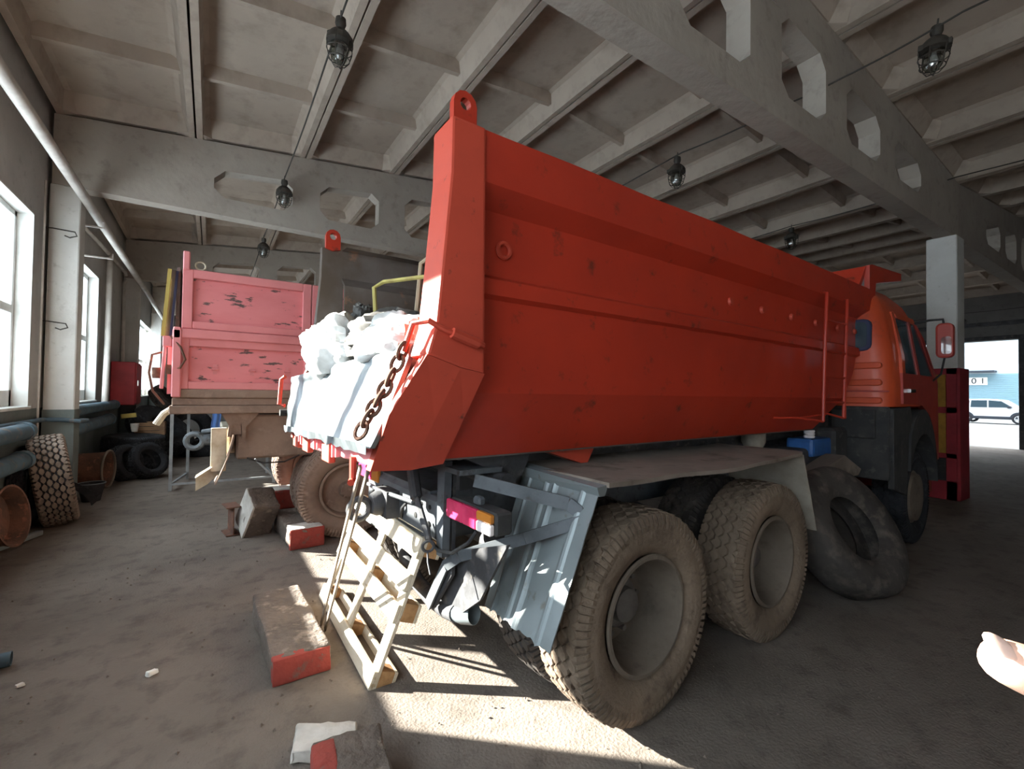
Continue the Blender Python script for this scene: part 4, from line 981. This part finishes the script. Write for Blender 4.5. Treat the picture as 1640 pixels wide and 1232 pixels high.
# litter
tag(rough_box(.045, .03, .02, seed=8).build('pebble', m['paper'], loc=(-.24, 3.26, .012), rot=(0, 0, .6)), 'small white stone alone on the floor at the lower left', 'stone')
tag(rough_box(.035, .022, .016, seed=9).build('pebble', m['curb_white'], loc=(-.815, 3.49, .01), rot=(0, 0, .6)), 'tiny pale stone beside the cut pipe at the left edge', 'stone')
po = tag(MB().lathe([(.034, -.3), (.040, -.3), (.040, .3), (.034, .3)], (-1.22, 3.76, .042), (1, .06, 0), 18, closed=True).build('pipe_offcut', m['pipe_blue'], smooth=True), 'cut end of a grey-green pipe lying at the left edge', 'pipe')
gr = MB()
for k in range(1500):
    x = rnd.uniform(-1.3, 3.2); y = rnd.uniform(.9, 7.2); s = rnd.choice((.003, .004, .005, .007, .010))*rnd.uniform(.8, 1.3)
    if noise.noise(Vector((x*1.3, y*1.3, 4))) < -.1 and rnd.random() < .7: continue
    q = len(gr.v); a = rnd.random()*3
    for (dx, dy, dz) in ((1, 0, 0), (-.3, .9, 0), (-.6, -.7, 0), (.1, .1, .9)): gr.v.append((x+s*(dx*math.cos(a)-dy*math.sin(a)), y+s*(dx*math.sin(a)+dy*math.cos(a)), .002+s*dz))
    gr.f += [(q, q+1, q+3), (q+1, q+2, q+3), (q+2, q, q+3)]
tag(gr.build('grit', m['curb']), 'scattered grit and crumbs on the concrete floor', 'grit', kind='stuff')

# ---------------------------------------------------------------- loose tyres
def loose(label, loc, axis, look='black', R=R_T, W=W_T, rr=None, treadon=True, spin=0, group='loose tyres', lug=True, n=44, rows=5, mat=None, tmat=None, fill=.86):
    t = thing('tyre', label, 'tyre', loc, 0, group)
    t.rotation_mode = 'QUATERNION'; t.rotation_quaternion = (-Vector(axis)).to_track_quat('Y', 'Z')
    mt = m[mat or {'black': 'rubber_dark', 'plain': 'rubber', 'dusty': 'rubber_dusty'}[look]]
    carcass(R, W, rr or RR).build('carcass', mt, t, smooth=True)
    if treadon: tread(R, W, n=n, rows=rows, lugs=lug, fill=fill).build('tread', m[tmat] if tmat else mt, t)['kind'] = 'stuff'
    return t
loose('bald muddy tyre leaning against the red truck beside its front wheel guard', (4.42, 1.66, .50), (-.12, -.86, .50), look='dusty', R=.54, W=.30, rr=.255, treadon=False, mat='rubber')
loose('truck tyre with diamond tread leaning under the nearest window', (-1.52, 7.45, .515), (.965, .20, .16), look='plain', R=.53, W=.31, n=36, rows=6, lug=True, mat='rubber_dark', tmat='tread_tan', fill=.80)  # dark carcass under pale blocks: groove shade put into the colours
loose('black tyre standing behind the diamond tread tyre', (-1.745, 7.50, .46), (1, 0, 0), look='black', R=.46, W=.14)
loose('small tyre leaning on the rusty wheel drum', (-1.22, 10.35, .30), (.85, -.45, .28), look='black', R=.31, W=.24, rr=.19, n=40, rows=4)
loose('small tyre with its opening showing, leaning at the front of the tyre pile', (-.93, 10.45, .30), (.66, -.62, .42), look='black', R=.32, W=.26, rr=.19, n=40, rows=4)
loose('tyre lying flat at the bottom of the pile by the blue pipes', (-1.22, 11.75, .16), (0, 0, 1), look='black', R=.50, W=.30)
loose('tyre lying flat on top of the stack by the blue pipes', (-1.25, 11.7, .49), (.04, -.03, 1), look='black', R=.50, W=.34)
loose('big tyre reclining against the pile below the red cabinet', (-.92, 13.0, .66), (.62, -.35, .75), look='black', R=.66, W=.36, rr=.30)
loose('tyre lying flat on the floor past the big reclining tyre', (-.1, 13.6, .16), (0, 0, 1), look='black', R=.55, W=.32)
loose('sunlit tyre perched on top of the tyre pile', (-.90, 13.95, 1.30), (.75, -.2, .6), look='plain', R=.42, W=.26)
loose('upright dark tyre at the back of the pile behind the trestle', (-.45, 14.3, .55), (.4, -.9, .1), look='black', R=.55, W=.3)
# rusty wheel drum and rim
d = thing('wheel_drum', 'rusty brown wheel rim standing on its edge past the wall column', 'wheel rim', (-1.53, 9.75, .30))
d.rotation_euler = (0, 0, -.15)
MB().lathe([(.24, -.24), (.255, -.23), (.27, .12), (.28, .17), (.26, .17), (.25, .12), (.235, -.22)], (0, 0, 0), (1, 0, 0), 36, closed=True).build('barrel', m['rust'], d, smooth=True)
MB().torus((.185, 0, 0), (1, 0, 0), .288, .018, 36, 8).build('flange', m['rim_dust'], d, smooth=True)
MB().lathe([(.0, -.2), (.24, -.2), (.24, -.18), (0, -.18)], (0, 0, 0), (1, 0, 0), 30).build('disc', m['rust'], d)
d = thing('wheel_drum', 'red-rusty wheel rim cut off by the left edge of the picture', 'wheel rim', (-1.60, 5.92, .42)); d.rotation_euler = (0, -.15, -.15)
MB().lathe([(.25, -.16), (.27, -.16), (.25, -.08), (.25, .08), (.28, .15), (.26, .15), (.235, .07), (.235, -.08)], (0, 0, 0), (1, 0, 0), 36, closed=True).build('barrel', m['rust'], d, smooth=True)
MB().lathe([(0, .0), (.24, .0), (.24, .02), (0, .02)], (0, 0, 0), (1, 0, 0), 30).build('disc', m['rust'], d)
tag(MB().bar((-1.72, 5.9, .10), (-1.50, 6.9, .035), .06, .05).build('metal_bar', m['zinc_flap'], bev=.006), 'pale metal bar on the floor at the left edge', 'bar')
# bucket, rubber strip
bk = thing('bucket', 'grey open bucket standing at the foot of the wall column', 'bucket', (-1.38, 8.68, 0))
MB().lathe([(.0, .0), (.10, .0), (.15, .24), (.155, .25), (.145, .25), (.095, .015), (0, .015)], n=28, ax=(0, 0, 1)).build('pail', m['rubber_dark'], bk, smooth=True)
MB().torus((0, 0, .25), (0, 0, 1), .152, .008, 28, 6).build('rolled_rim', m['chassis_grey'], bk, smooth=True)
def strip(a, b_):
    t = lerp(-.4, 1.5, a); return (-1.46+.16*math.sin(t)+.05*b_, 7.95+.25*a, .30-.28*a+.06*math.cos(t)+.05*b_)
tag(MB().sheet(strip, 16, 3, (.01, 0, .006)).build('rubber_strip', m['rubber_dark'], smooth=True), 'curled black rubber strip beside the diamond tread tyre', 'rubber strip')
# crates on the pile
cr = thing('wooden_crate', 'small brown wooden crate on the tyre pile', 'crate', (-1.05, 12.35, .62))
for k in range(3): MB().box(-.25, .25, -.20+.0, -.185, .02+.085*k, .095+.085*k).build('slat', m['wood'], cr)
for k in range(3): MB().box(.235, .25, -.185, .2, .02+.085*k, .095+.085*k).build('slat', m['wood'], cr)
MB().box(-.25, .25, .185, .2, .02, .27).build('back_board', m['wood'], cr); MB().box(-.25, .25, -.2, .2, 0, .02).build('bottom', m['wood'], cr)
tag(MB().bar((-1.52, 12.2, 1.02), (-1.28, 12.2, 1.05), .05, .09, (0, 0, 1)).build('yellow_board', m['yellow_board'], bev=.005), 'short yellow board lying on the thick pipes below the red cabinet', 'board')
tag(MB().lathe([(0, 0), (.05, 0), (.075, .16), (.07, .16), (.045, .01), (0, .01)], (-1.28, 12.0, .72), (0, 0, 1), 16).build('cup', m['curb_white'], smooth=True), 'dirty white cup standing on the tyre stack', 'cup')
# trestle
ts = thing('trestle', 'grey steel trestle standing behind the tail of the pink truck', 'trestle', (.2, 9.3, 0))
for (x, y) in ((-.70, -.38), (.74, -.38), (-.52, .7), (.74, .7)): MB().box(x-.022, x+.022, y-.022, y+.022, 0, 1.24).build('leg', m['trestle'], ts)
for (a_, c_) in (((-.7, -.38, .10), (.74, -.38, .10)), ((-.7, -.38, .10), (-.52, .7, .10)), ((.74, -.38, .1), (.74, .7, .1)), ((.74, -.36, .1), (.45, -.36, .42))): MB().bar(a_, c_, .03, .03).build('brace', m['trestle'], ts)
MB().box(-.74, .78, -.42, .74, 1.24, 1.28).build('top', m['trestle'], ts, bev=.004)
def cl(a, b_): return (.02+.12*b_+.01*math.sin(a*7), 8.84+.02*math.sin(b_*9)-.02*a, 1.285-.42*a)
tag(MB().sheet(cl, 14, 10, (0, .006, 0)).build('blue_stand_in', m['cloth_blue'], smooth=True), 'blue sheet standing in for blue trouser legs behind the pink truck', 'cloth')  # added sheet in place of a person's legs in blue

# ================================================================ HAND of the person behind the camera, index finger in view
CP = Vector((0, 0, 1.6))
def cw(r_, d_, f_): return CP+rt2*r_-up2*d_+fw*f_
me = bpy.data.meshes.new('hand'); V = []; E_ = []; RAD = []
def node(p, r): V.append(cw(*p)); RAD.append(r); return len(V)-1
wr_ = node((.395, .205, .10), .026); fa = node((.455, .258, .045), .031); E_.append((wr_, fa))
pm = node((.345, .178, .135), .027); E_.append((wr_, pm))
def finger(root, pts, rs):
    prev = root
    for p, r in zip(pts, rs): k = node(p, r); E_.append((prev, k)); prev = k
finger(pm, [(.305, .155, .178), (.262, .138, .192), (.228, .1260, .198), (.2080, .1180, .200)], [.0134, .0124, .0116, .0092])      # index, reaching into view
finger(pm, [(.320, .180, .180), (.292, .186, .205), (.300, .190, .180), (.315, .190, .165)], [.0125, .0105, .0095, .008])        # the others curled
finger(pm, [(.330, .200, .170), (.306, .212, .190), (.314, .212, .168), (.328, .208, .155)], [.012, .010, .009, .0078])
finger(pm, [(.345, .216, .155), (.326, .230, .168), (.330, .230, .150), (.340, .225, .140)], [.011, .009, .008, .007])
finger(wr_, [(.360, .165, .115), (.338, .140, .130), (.318, .135, .150), (.305, .137, .165)], [.016, .0125, .011, .009])
me.from_pydata(V, E_, []); me.update()
ho = bpy.data.objects.new('hand', me); COL.objects.link(ho)
sk = ho.modifiers.new('skin', 'SKIN'); sk.use_smooth_shade = True
for i, r in enumerate(RAD): me.skin_vertices[0].data[i].radius = (r, r)
me.skin_vertices[0].data[0].use_root = True
sb = ho.modifiers.new('sub', 'SUBSURF'); sb.levels = 2; sb.render_levels = 2
me.materials.append(m['skin'])
tag(ho, 'sunlit fingertip of a hand reaching in at the right edge of the picture', 'hand')
nl = MB().blob((0, 0, 0), (.0075, .0055, .0014), 14, 8, 0)
no = nl.build('fingernail', m['nail'], ho, smooth=True); no.location = cw(.2095, .1122, .1958)
no.rotation_euler = (camo.matrix_world.to_3x3() @ Matrix.Rotation(-.35, 3, 'Z') @ Matrix.Rotation(-.93, 3, 'X')).to_euler()

# ================================================================ OUTSIDE THE GATE
og = MB().box(22.3, 110, -60, 80, -.35, -.03)
struct(og.build('ground_outside', m['out_ground']), 'pale concrete yard outside the gate')
bd = thing('building', 'pale building with ribbed blue siding across the yard', 'building', (60, 12, 0))
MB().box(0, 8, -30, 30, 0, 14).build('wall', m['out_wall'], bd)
for k in range(22): MB().box(-.06, 0, -6.2, 1.2, .3+.17*k, .3+.17*k+.15).build('siding_plank', m['out_siding'], bd)
MB().box(-1.1, .0, -1.6, 2.2, 4.15, 4.3).build('canopy', m['car_trim'], bd)
MB().box(-.12, -.06, -1.0, .55, 3.0, 3.7).build('sign', m['paper'], bd)
fc = bpy.data.curves.new('sign_text', 'FONT'); fc.body = '10 1'; fc.size = .75; fc.extrude = .01; fc.align_x = 'CENTER'; fc.align_y = 'CENTER'
fo = bpy.data.objects.new('sign_text_tmp', fc); COL.objects.link(fo); dg = bpy.context.evaluated_depsgraph_get()
tm = bpy.data.meshes.new_from_object(fo.evaluated_get(dg)); bpy.data.objects.remove(fo); tm.materials.clear(); tm.materials.append(m['car_trim'])
to = obj('lettering', tm, bd, (-.14, -.22, 3.35), (math.pi/2, 0, -math.pi/2))
def car(name, label, loc, rz=0):
    t = thing(name, label, 'car', loc, rz, 'cars in the yard')       # length along y, front towards -y
    prof = [(-2.10, .42), (-2.12, .75), (-2.02, .98), (-1.20, 1.08), (-.55, 1.60), (.2, 1.68), (1.5, 1.64), (1.95, 1.10), (2.08, 1.0), (2.10, .42), (1.75, .36), (-1.7, .36)]
    MB().prism(prof, 'x', -.9, .9).build('body', m['car_paint'], t, bev=.06, segs=2)
    for w in ([(-1.02, 1.12), (-.50, 1.53), (.10, 1.58), (.10, 1.10)], [(.18, 1.10), (.18, 1.58), (.95, 1.57), (1.0, 1.10)], [(1.08, 1.10), (1.05, 1.56), (1.42, 1.53), (1.70, 1.12)]):
        MB().prism(w, 'x', -.915, .915).build('side_window', m['car_glass'], t)
    MB().box(-.93, .93, -2.0, 2.0, .30, .50).build('sill_trim', m['car_trim'], t, bev=.03)
    MB().box(-1.05, -.9, -.98, -.80, 1.05, 1.2).build('door_mirror', m['car_trim'], t, bev=.02)
    for y in (-1.32, 1.26):
        MB().prism([(y+.44*math.cos(a), .36+.44*math.sin(a)) for a in (math.pi*k/12 for k in range(13))], 'x', -.935, .935).build('wheel_arch', m['car_trim'], t)
        for x, s in ((-.86, -1), (.86, 1)):
            w = MB().lathe([(.20, -.1), (.33, -.1), (.345, -.06), (.345, .06), (.33, .1), (.20, .1)], (x+s*.02, y, .345), (1, 0, 0), 28, closed=True).build('wheel', m['rubber_dark'], t, smooth=True)
            rmm = MB().lathe([(0, 0), (.05, 0), (.05, .03), (0, .03)], (x+s*.11, y, .345), (1, 0, 0), 14).torus((x+s*.11, y, .345), (1, 0, 0), .205, .02, 28, 6)
            for k in range(5):
                a = 2*math.pi*k/5; rmm.bar((x+s*.115, y, .345), (x+s*.115, y+.2*math.cos(a), .345+.2*math.sin(a)), .03, .06, (1, 0, 0))
            rmm.build('alloy_rim', m['car_paint'], w)
    return t
car('parked_car', 'white off-road car parked across the gateway outside', (45.6, 8.05, 0))
car('parked_car', 'second white car parked behind the first, towards the right', (52, 5.6, 0), .1)
